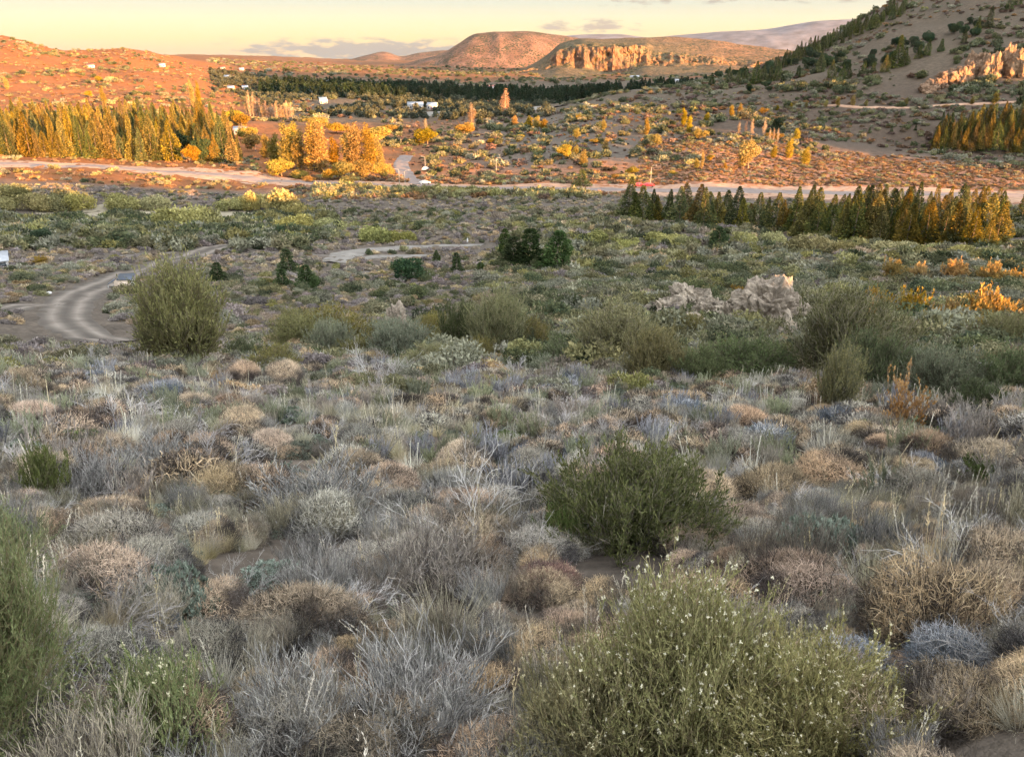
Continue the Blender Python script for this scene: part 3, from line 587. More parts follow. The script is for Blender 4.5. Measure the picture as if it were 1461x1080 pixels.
# ---------------------------------------------------------------- placing by photo position
def depth(p): return p[1]*cos(PITCH)-p[2]*sin(PITCH)
TREE = {}
def put(proto, px, py, wpx, hpx, label, cat, group=None, dims=(1., 1.), name=None, sink=.03, rz=None, mix=.5):
    """stand a copy of proto (native width, height = dims) on the ground seen at (px, py) so that it shows about wpx by hpx photo pixels"""
    p = at(px, py); dep = math.atan2(-p[2], math.hypot(p[0], p[1]))
    if py > 470:          # px, py is the front edge of a broad plant: stand its middle farther back
        k_ = wpx*.36*sin(dep); py -= k_; hpx = max(hpx-k_, hpx*.4)
    p = at(px, py); m = depth(p)/F
    W = wpx*m; Hh = hpx*m/max(cos(dep), .5); s = W/dims[0]; sz = Hh/dims[1]
    if py < 300: sz = Hh/dims[1]
    return place(proto, (p[0], p[1], p[2]-sink*Hh), rng.uniform(0, 2*pi) if rz is None else rz, s, label, cat, group, name, sz=sz, tilt=tuple(rng.normal(0, .03, 2)))

# ---------------------------------------------------------------- conifers and broadleaved trees
def tree_proto(name, crown, tr): return dict(name=name, mesh=None, parts=[('crown', crown), ('trunk', tr)])
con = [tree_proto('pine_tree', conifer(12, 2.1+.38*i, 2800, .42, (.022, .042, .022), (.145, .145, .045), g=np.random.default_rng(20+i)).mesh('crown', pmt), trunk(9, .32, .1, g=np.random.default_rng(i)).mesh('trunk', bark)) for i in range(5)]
conL = [tree_proto('pine_tree', conifer(12, 2.2+.25*i, 2800, .42, (.045, .05, .018), (.26, .19, .05), g=np.random.default_rng(50+i)).mesh('crown', pmt), con[i]['parts'][1][1]) for i in range(4)]  # lit copy of the pines, low gold sun painted into the needles
conD = (5.0, 12.2)
cyp = [tree_proto('conifer_tree', conifer(4, 1.25, 3800, .20, (.025, .04, .016), (.07, .095, .035), np.random.default_rng(40+i), base=.02, pw=.62, droop=-.1).mesh('crown', pmt), trunk(3, .16, .06, g=np.random.default_rng(i)).mesh('trunk', bark)) for i in range(3)]
cypD = (2.6, 4.1)
GOLD1, GOLD2 = (.12, .09, .02), (.30, .21, .05)
def poplar(g, c1, c2, n=3600, leaf=.32, H=16, R=1.5):
    z = np.linspace(2.2, H-1, 9); lb = [(g.normal(0, .25), g.normal(0, .25), zz, R*(.55+.6*sin(pi*min(1, (i+1.6)/9.5)))*g.uniform(.85, 1.15), H*.11) for i, zz in enumerate(z)]
    return lobed(lb, n, leaf, c1, c2, g, depth=.6, upb=.8, elong=1.6)
pop = [tree_proto('poplar_tree', poplar(np.random.default_rng(60+i), GOLD1, GOLD2).mesh('crown', pmt), trunk(13, .4, .1, limbs=14, R=1.2, g=np.random.default_rng(i)).mesh('trunk', bark)) for i in range(3)]
popP = [tree_proto('poplar_tree', poplar(np.random.default_rng(64+i), (.22, .15, .10), (.34, .24, .15), 1500).mesh('crown', pmt), trunk(14, .4, .1, c=(.36, .30, .24), limbs=26, R=1.3, g=np.random.default_rng(i)).mesh('trunk', bark)) for i in range(2)]
popD = (3.6, 16.5)
def broad(g, c1, c2, n=4200, leaf=.32, R=3.2, H=6.5, k=9, depth=.5):
    lb = [(g.normal(0, R*.38), g.normal(0, R*.38), H*g.uniform(.35, .8), R*g.uniform(.35, .6), H*g.uniform(.16, .27)) for _ in range(k)]
    return lobed(lb, n, leaf, c1, c2, g, depth=depth, upb=.3)
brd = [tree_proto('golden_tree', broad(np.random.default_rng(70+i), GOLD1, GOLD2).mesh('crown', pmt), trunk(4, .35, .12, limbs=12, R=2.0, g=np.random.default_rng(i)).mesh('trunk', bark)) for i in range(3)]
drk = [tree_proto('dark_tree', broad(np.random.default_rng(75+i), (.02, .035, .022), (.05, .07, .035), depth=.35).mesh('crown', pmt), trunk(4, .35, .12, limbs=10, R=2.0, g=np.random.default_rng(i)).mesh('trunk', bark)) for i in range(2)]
brdD = (6.2, 6.6)
def dome(g, c1, c2, n=4200, leaf=.17, R=2.0, H=2.2, k=8):
    lb = [(R*.55*cos(a), R*.35*sin(a), H*g.uniform(.3, .55), R*g.uniform(.38, .6), H*g.uniform(.32, .46)) for a in g.uniform(0, 2*pi, k)]
    return lobed(lb, n, leaf, c1, c2, g, depth=.4, upb=.9, elong=1.5)
wil = [tree_proto('willow_shrub', dome(np.random.default_rng(80+i), (.13, .125, .05), (.31, .28, .115)).mesh('crown', pmt), trunk(1.6, .1, .05, n=7, sp=.4, g=np.random.default_rng(i)).mesh('trunk', bark)) for i in range(3)]
wilD = (3.6, 2.2)

NP = 'tall pine of the dense golden-lit wood behind the left end of the highway'
pts = []
for row, (y0, y1, x1, nn) in enumerate([(222, 232, 352, 36), (214, 222, 345, 34), (206, 212, 340, 34), (198, 203, 330, 32), (191, 194, 320, 30), (184, 186, 335, 30), (177, 179, 345, 28), (171, 172, 300, 20)]):
    for i in range(nn):
        x = -30+(x1+30)*(i+rng.uniform(-.3, .3))/nn; y = y0+(y1-y0)*max(x, 0)/350+rng.normal(0, 1.3)
        if abs(x-265) < 16 and row < 2: continue
        pts.append((x, y, row))
for x, y, row in pts:
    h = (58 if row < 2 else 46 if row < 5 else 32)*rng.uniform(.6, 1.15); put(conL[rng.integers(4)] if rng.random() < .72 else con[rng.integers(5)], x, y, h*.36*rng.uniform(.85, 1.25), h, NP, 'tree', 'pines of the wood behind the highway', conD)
HW = 'dark conifer with sunlit tip in the long row before the highway'
hw = [(895+i*11.5+rng.normal(0, 2.5), 312+i*1.0+rng.normal(0, 1.5), rng.uniform(34, 62)) for i in range(22)]
hw += [(1130+i*9.5+rng.normal(0, 3), 334+i*.8+rng.normal(0, 2), rng.uniform(38, 72)) for i in range(31)]
hw += [(1150+i*11+rng.normal(0, 4), 322+i*.6+rng.normal(0, 2), rng.uniform(34, 66)) for i in range(26)]
hw += [(1195+i*12.5+rng.normal(0, 4), 306+rng.normal(0, 2), rng.uniform(28, 44)) for i in range(20)]
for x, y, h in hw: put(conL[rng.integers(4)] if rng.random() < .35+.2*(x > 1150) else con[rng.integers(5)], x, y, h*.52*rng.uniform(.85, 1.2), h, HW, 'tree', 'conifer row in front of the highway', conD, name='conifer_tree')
for x, y, h, lb in [(1003, 328, 62, 'tallest conifer of the middle of the dark row, gold at the top, beside the highway'), (1362, 345, 84, 'slender tallest conifer near the right end of the row, lit gold along its full height'),
                    (1302, 340, 82, 'tall full conifer rising above the right half of the row'), (1422, 330, 54, 'lone golden pyramid-shaped conifer at the right end of the row'), (1455, 325, 60, 'broad conifer cut by the right edge of the picture, in front of the highway')]:
    put(con[rng.integers(5)], x, y, h*.34, h, lb, 'tree', None, conD, name='conifer_tree')
ST = 'conifer of the sunlit plantation on the right beyond the highway'
for i in range(120):
    x = rng.uniform(1333, 1530); y = rng.uniform(188-(x-1335)*.04, 217); h = rng.uniform(30, 42)
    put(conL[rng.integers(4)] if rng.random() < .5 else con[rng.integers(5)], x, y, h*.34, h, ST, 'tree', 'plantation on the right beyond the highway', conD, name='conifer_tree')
# dark trees on the big hill on the right
RH = 'dark conifer on the shaded skyline ridge of the big right hill'
for i in range(76):
    x = 1105+i*2.5+rng.normal(0, 1.5); f = max(x-1105, 0)/185; y = 92-84*f**1.05+rng.uniform(0, 14); h = rng.uniform(11, 22)
    put(con[rng.integers(5)], x, y, h*.42, h, RH, 'tree', 'conifers along the ridge of the right hill', conD, name='conifer_tree')
for x, y, h in [(1015, 122, 18), (1040, 122, 26), (1052, 121, 22), (1062, 120, 24), (1078, 120, 32), (1088, 119, 26), (1098, 117, 22), (1108, 116, 28), (1115, 124, 16), (1138, 112, 18), (1170, 104, 30), (1186, 112, 26), (1200, 116, 24), (1210, 112, 20), (1232, 106, 18), (1245, 104, 16), (1262, 103, 24), (1270, 98, 22), (1280, 96, 44), (1290, 94, 26), (1310, 84, 20), (1322, 80, 24), (1342, 74, 18), (1375, 62, 20), (1392, 50, 26), (1410, 40, 30), (1440, 14, 22), (1452, 8, 24), (1240, 190, 8), (1272, 188, 8), (1306, 186, 8)]:
    put([con, cyp][int(h < 20)][rng.integers(3)], x, y, h*.5, h, 'dark evergreen scattered on the shaded flank of the right hill', 'tree', 'evergreens on the flank of the right hill', [conD, cypD][int(h < 20)], name='conifer_tree')
for i in range(52):
    u_ = rng.random(); cx_, cy_ = [(1200, 96), (1265, 92), (1300, 66), (1370, 46), (1160, 88), (1100, 112), (1050, 118)][i % 7]; x = cx_+rng.normal(0, 18); y = cy_+rng.normal(0, 7); ww = rng.uniform(9, 17)
    put(dict(drk[i % 2], name='evergreen_bush'), x, y, ww, ww*rng.uniform(.8, 1.3), 'dark rounded evergreen in a loose patch on the right hill', 'tree', 'evergreen patches on the right hill', brdD)
# conifers standing in the valley
for x, y, ww, h, lb in [(413, 391, 32, 38, 'rear one of the three round-tipped conifers beside the thin track'), (404, 412, 26, 30, 'smallest, left one of the three conifers beside the thin track'), (440, 416, 37, 40, 'broadest, right one of the three conifers beside the thin track'),
        (312, 403, 28, 30, 'dark conifer half hidden behind the tall feathery shrub near the dirt road'), (623, 378, 14, 22, 'small conifer right of the round dark bush by the gravel'), (652, 391, 20, 32, 'narrow lone conifer between gravel lot and conifer clump'), (686, 391, 18, 18, 'low conifer left of the big conifer clump'),
        (720, 372, 26, 48, 'leftmost, slender conifer of the big dark clump'), (733, 385, 46, 50, 'second, low wide conifer of the big dark clump'), (757, 384, 50, 62, 'tallest, middle conifer of the big dark clump'), (793, 390, 56, 64, 'broad conifer forming the right side of the big dark clump'),
        (1025, 356, 34, 34, 'lone dark conifer below the highway row, ringed by olive scrub'), (334, 463, 9, 16, 'tiny young conifer right of the tall feathery shrub')]:
    put(cyp[rng.integers(3)], x, y, ww, h, lb, 'tree', None, cypD)
# sunlit trees beyond the highway
def lit(kind, D, lst, label, group, name=None):
    order = sorted([a[0] for a in lst if len(a) <= 4])
    for a in lst:
        x, y, ww, h = a[:4]; put(kind[rng.integers(len(kind))], x, y, ww, h, a[4] if len(a) > 4 else label+', '+nth(order.index(x)), 'tree', group if len(a) <= 4 else None, D, name=name)
lit(pop, popD, [(735, 183, 10, 18), (755, 184, 12, 18), (766, 185, 12, 19), (776, 187, 12, 17), (861, 187, 9, 16), (822, 197, 12, 14), (865, 217, 10, 20), (922, 193, 8, 25), (975, 181, 9, 26), (982, 190, 10, 25), (1008, 176, 9, 15), (1043, 166, 8, 16), (1055, 165, 7, 17), (993, 241, 9, 15), (1001, 241, 5, 25), (1034, 243, 6, 11), (1135, 201, 10, 18), (1057, 236, 6, 13), (1149, 236, 13, 26), (1125, 226, 13, 28), (1104, 226, 10, 18), (821, 224, 10, 16), (832, 238, 13, 24)],
    'small golden poplar on the slope beyond the highway', 'golden poplars on the slope beyond the highway')
lit(pop, popD, [(1166, 153, 5, 9), (1178, 153, 6, 10), (1195, 152, 7, 13), (1216, 152, 7, 16), (1235, 152, 6, 9), (1292, 152, 7, 12), (1386, 150, 6, 11), (1419, 148, 9, 16), (1109, 158, 5, 8), (1128, 156, 5, 9), (1150, 154, 5, 9)],
    'little golden poplar by the hill track on the right', 'golden poplars beside the hill track')
lit(con, conD, [(830, 266, 19, 26, 'bright yellow cone-shaped tree standing alone on the far verge of the highway')], '', '', 'golden_tree')
lit(brd, brdD, [(824, 173, 14, 10), (806, 228, 24, 22), (902, 249, 20, 13), (876, 257, 14, 9), (937, 211, 20, 20), (998, 201, 22, 17), (1089, 164, 14, 10), (740, 200, 16, 8), (700, 205, 16, 8), (960, 250, 14, 8), (1012, 231, 12, 10), (848, 205, 16, 9), (1104, 200, 30, 12)],
    'low rounded golden tree beyond the highway', 'rounded golden trees on the slope beyond the highway')
lit(brd, brdD, [(1067, 241, 34, 42, 'largest golden tree right of centre beyond the highway, with two merging crowns'), (662, 192, 30, 20, 'flat-topped golden tree in front of the pale poplars at mid distance'), (610, 207, 38, 24, 'golden bushy tree just right of the side road, beneath a thin spire'),
    (402, 252, 42, 26, 'round bright yellow tree at the foot of the big golden poplars'), (128, 140, 12, 10, 'small golden tree on the open lit slope above the pine wood')], '', '')
lit(popP, popD, [(607, 188, 6, 18, 'thin pale spire-like poplar right of the side road'), (673, 178, 13, 30, 'pale pinkish poplar pair by the far dark wood'), (720, 166, 14, 38, 'tall pale olive poplar standing before the far dark wood'), (1053, 194, 5, 20), (1063, 194, 5, 20), (1072, 195, 6, 24), (1089, 196, 6, 26), (1097, 202, 4, 18), (1103, 202, 4, 18), (1109, 202, 4, 18)],
    'bare pinkish poplar of the short line right of centre', 'bare pink poplars in a line')
lit(popP, popD, [(353+i*4.3, 166, 6, 30+6*sin(i*1.3)) for i in range(5)]+[(376+i*5, 170, 7, 22+3*sin(i*2.)) for i in range(9)], 'pinkish poplar of the row behind the pine wood', 'pink poplar row behind the pine wood')
lit(pop, popD, [(276, 152, 7, 38, 'left one of two tall slim poplars on the lit left slope'), (287, 160, 8, 42, 'right one of two tall slim poplars on the lit left slope'), (150, 150, 8, 26, 'slim golden poplar above the middle of the pine wood'), (10, 128, 7, 18, 'slim poplar on the left slope at the picture edge')], '', '')
BG = 'big orange-gold poplar left of the side road'
lit(pop, popD, [(395, 238, 20, 46), (414, 240, 26, 64), (430, 242, 22, 56), (448, 244, 26, 68), (463, 246, 24, 70), (478, 244, 18, 48), (497, 246, 20, 56), (512, 248, 26, 72), (528, 248, 22, 70), (540, 246, 16, 50), (420, 215, 22, 40), (452, 212, 22, 38), (500, 214, 24, 36), (380, 226, 16, 34)], BG, 'big golden poplars left of the side road')
lit(brd, brdD, [(490, 258, 34, 28), (515, 258, 34, 30), (545, 258, 26, 26), (556, 252, 14, 22), (470, 258, 28, 18), (430, 256, 26, 16), (535, 205, 46, 24), (550, 190, 34, 12), (450, 182, 40, 14), (480, 190, 30, 18), (365, 216, 30, 26), (355, 200, 30, 24), (320, 190, 26, 22), (345, 182, 26, 20), (300, 180, 22, 20), (330, 172, 30, 14), (440, 260, 20, 12), (500, 262, 30, 12)], 'rounded orange tree around the big golden poplars', 'rounded orange trees left of the side road')
lit(drk, brdD, [(140, 196, 30, 24, 'dark round tree rising in the middle of the lit pine wood'), (200, 176, 15, 20, 'small dark tree at the top of the lit pine wood'), (262, 212, 28, 26, 'dark green round tree in the right part of the pine wood'), (292, 230, 34, 34, 'broad dark tree beside the last pines near the highway'), (960, 182, 9, 12, 'little dark round tree left of the golden pair on the slope'), (1108, 190, 18, 22, 'dark tree with gold right side above white trunks')], '', '')
lit(brd, brdD, [(271, 232, 26, 24, 'small bright yellow-green tree at the front of the pine wood'),(143, 118, 11, 10, 'small tree pair on the upper left slope')], '', '')
# willow domes in the shaded valley
WL = 'low yellow-olive willow thicket in the shaded left valley'
for i_, (x, y, ww, h) in enumerate(sorted([(15, 285, 60, 24), (48, 301, 44, 26), (85, 300, 44, 28), (115, 300, 40, 28), (178, 299, 54, 24), (222, 301, 44, 22), (330, 301, 46, 18), (365, 300, 40, 28), (398, 302, 60, 34), (430, 313, 54, 20), (385, 322, 44, 22), (420, 330, 60, 26), (470, 331, 44, 20), (540, 346, 56, 24), (570, 347, 44, 20), (0, 300, 40, 20)])):
    put(wil[rng.integers(3)], x, y, ww, h, WL+', '+nth(i_), 'shrub', 'willow thickets in the left valley', wilD)
put(wil[0], 262, 330, 80, 40, 'largest round yellow-green willow thicket, in the middle of the left valley', 'shrub', None, wilD)
put(wil[1], 300, 330, 46, 34, 'willow thicket joined to the right of the largest one in the left valley', 'shrub', None, wilD)
WR = 'low yellow-olive willow thicket at the foot of the conifer row'
for i_, (x, y, ww, h) in enumerate(sorted([(842, 349, 48, 20), (892, 351, 46, 14), (950, 347, 56, 16), (1058, 352, 36, 22), (1100, 354, 36, 24), (1158, 362, 64, 28), (1208, 361, 30, 18), (1276, 361, 56, 20), (1330, 363, 50, 14), (1372, 364, 40, 14), (1408, 369, 30, 16), (1020, 348, 24, 14), (975, 352, 30, 16)])):
    put(wil[rng.integers(3)], x, y, ww, h, WR+', '+nth(i_), 'shrub', 'willow thickets below the conifer row', wilD)
for x, y, ww, h, lb in [(585, 400, 54, 32, 'round dark green bush by the gravel lot'), (98, 300, 20, 14, 'dark round shrub among the yellow willows at left'), (282, 332, 26, 20, 'grey-green ball-shaped shrub right in front of the largest willow thicket'), (58, 350, 34, 24, 'dark green round shrub by the left track'), (404, 342, 24, 20, 'dark rounded shrub among the valley willows')]:
    put(dict(drk[rng.integers(2)], name='round_shrub'), x, y, ww, h, lb, 'shrub', None, brdD)

# ---------------------------------------------------------------- rocks
from mathutils import noise as mn
import bmesh
rockm = mat_soil('lichen_rock', (.14, .115, .09), (.38, .315, .24), (.24, .195, .15), scale=1.6, bumpd=.12, rough=.9)
cliffm = mat_soil('ochre_rock', (.15, .09, .055), (.27, .17, .10), (.19, .12, .08), scale=.25, bumpd=.8, rough=.9)
def rock_mesh(name, sx, sy, sz, seed, mat, sub=5, rough=.48, col=0.0, off=(0, 0, 0)):
    bm = bmesh.new(); bmesh.ops.create_icosphere(bm, subdivisions=sub, radius=1); so_ = Vector((seed*3.7, seed*1.3, seed*5.1))
    for v in bm.verts:
        p = v.co.copy(); q = Vector((p.x*1.3, p.y*1.3, p.z*(1.3-col)))+so_
        cell = mn.voronoi(q*1.5)[0]; d = 1+rough*(1.1*mn.fractal(q, 1.0, 2.0, 5)-.9*(cell[1]-cell[0] < .12)*.35+.5*(cell[0]-.4))
        p = Vector((p.x*d*sx, p.y*d*sy, p.z*d*sz)); v.co = p+Vector(off)
    me = bpy.data.meshes.new(name); bm.to_mesh(me); bm.free(); me.materials.append(mat); return me
def join_meshes(name, ml, mat):
    V = []; T = []; n = 0
    for m in ml:
        v = np.zeros(len(m.vertices)*3, np.float32); m.vertices.foreach_get('co', v); t = np.zeros(len(m.loops), np.int32); m.loops.foreach_get('vertex_index', t)
        V.append(v.reshape(-1, 3)); T.append(t.reshape(-1, 3)+n); n += len(m.vertices)
    return mesh_np(name, np.concatenate(V), np.zeros((0, 4), int), mat, T=np.concatenate(T))
def rock_at(px, py, ww, h, seed, label, mat=rockm, name='boulder'):
    p = at(px, py); m = depth(p)/F; me = rock_mesh(name, ww*m/2, ww*m/2*.8, h*m*.62, seed, mat)
    o = obj(name, me); o.location = (p[0], p[1], p[2]+h*m*.5); o.rotation_euler = (0, 0, seed); return props(o, label, 'rock')
for a in [(1092, 478, 84, 72, 3, 'largest pale jagged rock of the outcrop right of centre'), (1046, 480, 66, 52, 5, 'grey cracked rock left of the largest pale rock'), (985, 486, 52, 36, 8, 'pinkish rounded boulder at the left foot of the outcrop'), (1012, 470, 56, 40, 12, 'rock behind the pinkish boulder'),
          (955, 460, 60, 30, 15, 'long grey hump of rock left of the outcrop, overgrown with shrubs'), (980, 452, 62, 40, 18, 'dark-sided rock in the middle of the outcrop'), (566, 478, 40, 38, 21, 'lone grey boulder left of centre among the shrubs'), (1120, 500, 30, 40, 24, 'steep broken rock below the largest pale rock'), (1042, 462, 26, 20, 27, 'small white rock on top of the outcrop')]:
    rock_at(*a)
o = rock_at(318, 735, 26, 12, 31, 'small pale stone lying on bare soil at left')
ms = []
for i in range(20):
    x = 1322+i*8.4; f = i/19; y = 132-26*min(1, f*2.2)+rng.normal(0, 2); h = 12+20*min(1, f*2)*rng.uniform(.6, 1.2); p = at(x, y); m = depth(p)/F
    q = rock_mesh('tmp', 12*m*rng.uniform(.7, 1.3), 10*m, h*m*.62, 50+i, cliffm, 5, .6, .5, off=(p[0], p[1], p[2]+h*m*.2)); ms.append(q)
oc = obj('rock_cliff', join_meshes('rock_cliff', ms, cliffm)); props(oc, 'long jagged sunlit orange cliff on the flank of the right hill', 'rock')

# ---------------------------------------------------------------- shrubs on the brow, 15 to 40 m away
def leafy_thing(name, seed, R, H, **k):
    fl = k.pop('fl', 0); g = np.random.default_rng(seed); S, Lf, l2 = leafy(R, H, g=g, **k)
    P = [('stems', S.mesh('stems', pm)), ('foliage', Lf.mesh('foliage', pm))]
    if fl: P.append(('flowers', blossoms(l2, fl, g=g, size=k.get('fs', .010)).mesh('flowers', pmf)))
    return dict(name=name, mesh=None, parts=P)
OL1, OL2 = (.09, .09, .04), (.23, .215, .10)
feath = [leafy_thing('feathery_shrub', 100+i, 1.25, 2.6, n1=70, n2=900, n3=4200, nl=24000, ll=.085, lw=.022, c1=OL1, c2=OL2, stem=(.20, .17, .12), up=.6, w=.012, fill=.45) for i in range(2)]
broads = [leafy_thing('broad_shrub', 110+i, 1.5, 1.6, n1=90, n2=1000, n3=4200, nl=24000, ll=.08, lw=.024, c1=c1, c2=c2, stem=(.18, .15, .11), up=.45, w=.011, fill=.6) for i, (c1, c2) in enumerate([((.09, .085, .03), (.24, .205, .075)), ((.045, .062, .03), (.13, .15, .07)), ((.10, .115, .075), (.23, .24, .16))])]
for x, y, ww, h, k, lb in [
    (266, 540, 128, 150, feath[0], 'tall feathery olive shrub standing alone beside the dirt road bend'), (225, 528, 60, 90, feath[1], 'left shoulder shrub growing against the tall feathery olive shrub'),
    (470, 520, 150, 74, broads[0], 'wide shrub with yellow and russet top, right of the feathery shrub'), (420, 505, 60, 60, broads[0], 'russet-tinged shrub left of the wide yellow-topped shrub'),
    (712, 528, 96, 104, feath[1], 'bright yellow-green bushy shrub in the middle of the brow'), (655, 520, 70, 80, broads[1], 'dark green shrub left of the yellow-green middle shrub'), (570, 530, 110, 70, broads[2], 'pale grey-green shrub below the lone grey boulder'),
    (880, 545, 130, 100, feath[0], 'large olive shrub left of the pale rock outcrop'), (930, 560, 110, 84, broads[0], 'yellow-olive shrub low in front of the rock outcrop'), (1070, 564, 160, 74, broads[1], 'dark green broad shrub right below the pale rocks'), (1000, 560, 90, 56, broads[1], 'dark shrub in front of the pinkish boulder'),
    (1192, 562, 150, 140, feath[1], 'tallest feathery olive shrub, right of the pale rocks'), (1240, 570, 110, 90, broads[1], 'dark shrub between the tallest feathery shrub and the grey-green one'), (1190, 600, 66, 96, feath[0], 'upright yellow-green shrub with candle-like shoots on the right'),
    (1345, 590, 130, 88, broads[2], 'big grey-green feathery shrub right of the orange-leaved bush'), (1440, 584, 110, 84, broads[1], 'green shrub cut by the right edge, behind the slope'), (1395, 604, 90, 56, broads[1], 'low green shrub between the grey-green and the right edge shrubs'),
    (800, 545, 90, 56, broads[1], 'dusky green shrub behind the slope just right of centre'), (760, 520, 60, 60, broads[0], 'small olive shrub right of the yellow-green middle shrub'), (620, 500, 60, 50, broads[0], 'olive shrub right of the lone grey boulder'), (1300, 560, 70, 60, broads[2], 'grey-green bush behind the orange-leaved one')]:
    put(k, x, y, ww, h, lb, 'shrub', None, (2.3, 2.3) if k in feath else (2.9, 1.5))
for i in range(30):
    x = 360+i*38+rng.uniform(-16, 16); y = rng.uniform(492, 548); k_ = [feath[1], broads[0], broads[1], broads[2], feath[0]][rng.integers(5)]; ww = rng.uniform(44, 84)
    put(k_, x, y, ww, ww*rng.uniform(.45, .8), 'medium shrub, olive to grey, in the belt below the near slope', 'shrub', 'shrub belt below the near slope', (2.3, 2.3) if k_ in feath else (2.9, 1.5))
# the orange-leaved sparse bush
g = np.random.default_rng(130); S, Lf, l2 = leafy(1.0, 1.5, 14, 90, 260, 900, .07, .05, (.28, .15, .07), (.42, .29, .17), (.26, .22, .18), .5, g, .012)
put(dict(name='autumn_shrub', mesh=None, parts=[('stems', S.mesh('stems', pm)), ('foliage', Lf.mesh('foliage', pm))]), 1285, 632, 100, 112, 'sparse bush with orange and pink autumn leaves on the right', 'shrub', None, (1.9, 1.5))
# shrubs in the gap of the shadow, sunlight painted gold into their leaves
gold = [leafy_thing('golden_shrub', 140+i, 1.5, 1.8, n1=60, n2=500, n3=2000, nl=9000, ll=.14, lw=.06, c1=(.22, .13, .03), c2=(.45, .29, .08), stem=(.3, .2, .12), up=.5, w=.02) for i in range(2)]
for x, y, ww, h, lb in [(1400, 488, 92, 66, 'broad golden sunlit bush near the right edge of the valley'), (1384, 500, 26, 44, 'small sunlit bush in front of the broad golden one'), (1236, 482, 20, 52, 'narrow orange sunlit bush left of the cream marker post'), (1290, 472, 60, 52, 'flat yellow sunlit bush right of the cream marker post'), (1243, 443, 26, 30, 'little orange bush behind the tallest feathery shrub'), (1050, 424, 26, 14, 'orange sunlit shrub tops above the pale rocks'), (1014, 420, 22, 12, 'yellow sunlit shrub tops left of the orange ones above the rocks'),
    (1182, 388, 14, 8, 'tiny golden bush in the middle of the right scrub'), (1445, 412, 60, 24, 'golden sunlit bush row at the right edge'), (1352, 476, 34, 44, 'pinkish sunlit bush left of the broad golden one'), (1326, 480, 24, 38, 'small pink-orange bush on reddish ground'), (1270, 404, 32, 30, 'orange bush low in the right scrub'), (1308, 404, 28, 26, 'pale gold bush low in the right scrub'), (1360, 404, 36, 30, 'gold-tipped bush in the right scrub'), (1410, 408, 34, 30, 'amber bush in the right scrub'), (60, 378, 22, 12, 'small yellow bush beside the left track')]:
    put(gold[rng.integers(2)], x, y, ww, h, lb, 'shrub', None, (2.7, 1.7))

# ---------------------------------------------------------------- far and middle scrub (uncountable)
def kinds(nl, leaf, tan=1.0):
    out = []; g = np.random.default_rng(int(leaf*1000))
    for c1, c2, hh in [((.09, .09, .05), (.21, .19, .11), .8), ((.12, .12, .085), (.24, .23, .165), .75), (np.array((.15, .12, .095))*tan, np.array((.30, .245, .18))*tan, .55), (np.array((.13, .11, .105))*tan, np.array((.25, .21, .19))*tan, .6), ((.045, .058, .034), (.12, .125, .065), .9), ((.13, .125, .055), (.27, .245, .11), .9), (np.array((.22, .165, .10))*tan, np.array((.40, .31, .19))*tan, .5)]:
        for v in range(2):
            lb = [(g.normal(0, .3), g.normal(0, .3), hh*g.uniform(.3, .55), g.uniform(.35, .55), hh*g.uniform(.3, .45)) for _ in range(4)]
            out.append(lobed(lb, nl, leaf, c1, c2, g, depth=.5, upb=.5, elong=1.6).mesh('scrub_kind', pm))
    return out
KA, KB, KC = kinds(1500, .085), kinds(420, .17), kinds(260, .21, np.array((.62, .50, .44)))
KD = [lobed([(.0, 0, .6, .5, .5), (.3, .1, .4, .35, .35), (-.3, .2, .35, .35, .3)], 260, .2, (.03, .038, .03), (.08, .085, .055), np.random.default_rng(900+i), depth=.5, upb=.5).mesh('wood_kind', pm) for i in range(3)]  # dark green wood, leaves also lowered in tone to paint the valley shade
def sample(n, r0, r1, a0=-38, a1=38):
    r = np.sqrt(rng.uniform(r0*r0, r1*r1, n)); a = np.radians(rng.uniform(a0, a1, n)); x = r*np.sin(a); y = r*np.cos(a); z = zfun(x, y)
    px, py = project(x, y, z); k = ~on_road(x, y) & ~((px < 238) & (py > 462) & (r > 36)); x, y, z = x[k], y[k], z[k]; px, py = px[k], py[k]; return x, y, z, px, py
def pick(n, w):
    w = np.array(w, float); k = rng.choice(7, n, p=w/w.sum()); return k*2+rng.integers(0, 2, n)
def scrub(nm, regions, K, label):
    P = []; S = []; I = []
    for n, r0, r1, a0, a1, cond, wts, s0, s1 in regions:
        x, y, z, px, py = sample(n, r0, r1, a0, a1); cl = fbm(x/(r0*.12), y/(r0*.12), 3, 11)
        k = cond(px, py, cl) & ((px > -120) & (px < 1580)); m = int(k.sum()); P.append(np.stack([x[k], y[k], z[k]-.04*s1], 1)); S.append(rng.uniform(0, 1, m)**1.6*(s1-s0)+s0); I.append(pick(m, wts))
    P = np.concatenate(P); return scatter(nm, P, np.concatenate(S), np.concatenate(I), K, label, 'scrub')
T_ = lambda px, py, cl: np.ones(len(px), bool)
scrub('steppe_scrub', [
    (500, 18, 30, -40, 40, T_, (1, 2, 3, 2, .5, .3, 3), .3, .8), (1600, 24, 45, -5, 40, T_, (4, 3, 2, 1.5, 2, .6, 2), .5, 1.4), (1500, 26, 60, -40, -4, T_, (.8, 1, 3, 3.5, .2, .2, 3), .4, 1.0),
    (3400, 38, 130, -2, 40, lambda x, y, c: c > -.22, (5, 3, 2.6, 1.4, 2, 1.2, 2), .8, 2.6),
    (5200, 42, 130, -40, 3, T_, (1.2, 1.2, 3, 3.5, .4, .3, 2), .45, 1.1),
    (900, 42, 130, -40, 3, lambda x, y, c: c > .06, (4, 3, 1, 1, 1.5, .6, .6), .9, 2.0)], KA, 'mixed olive, grey and tan scrub covering the near valley floor')
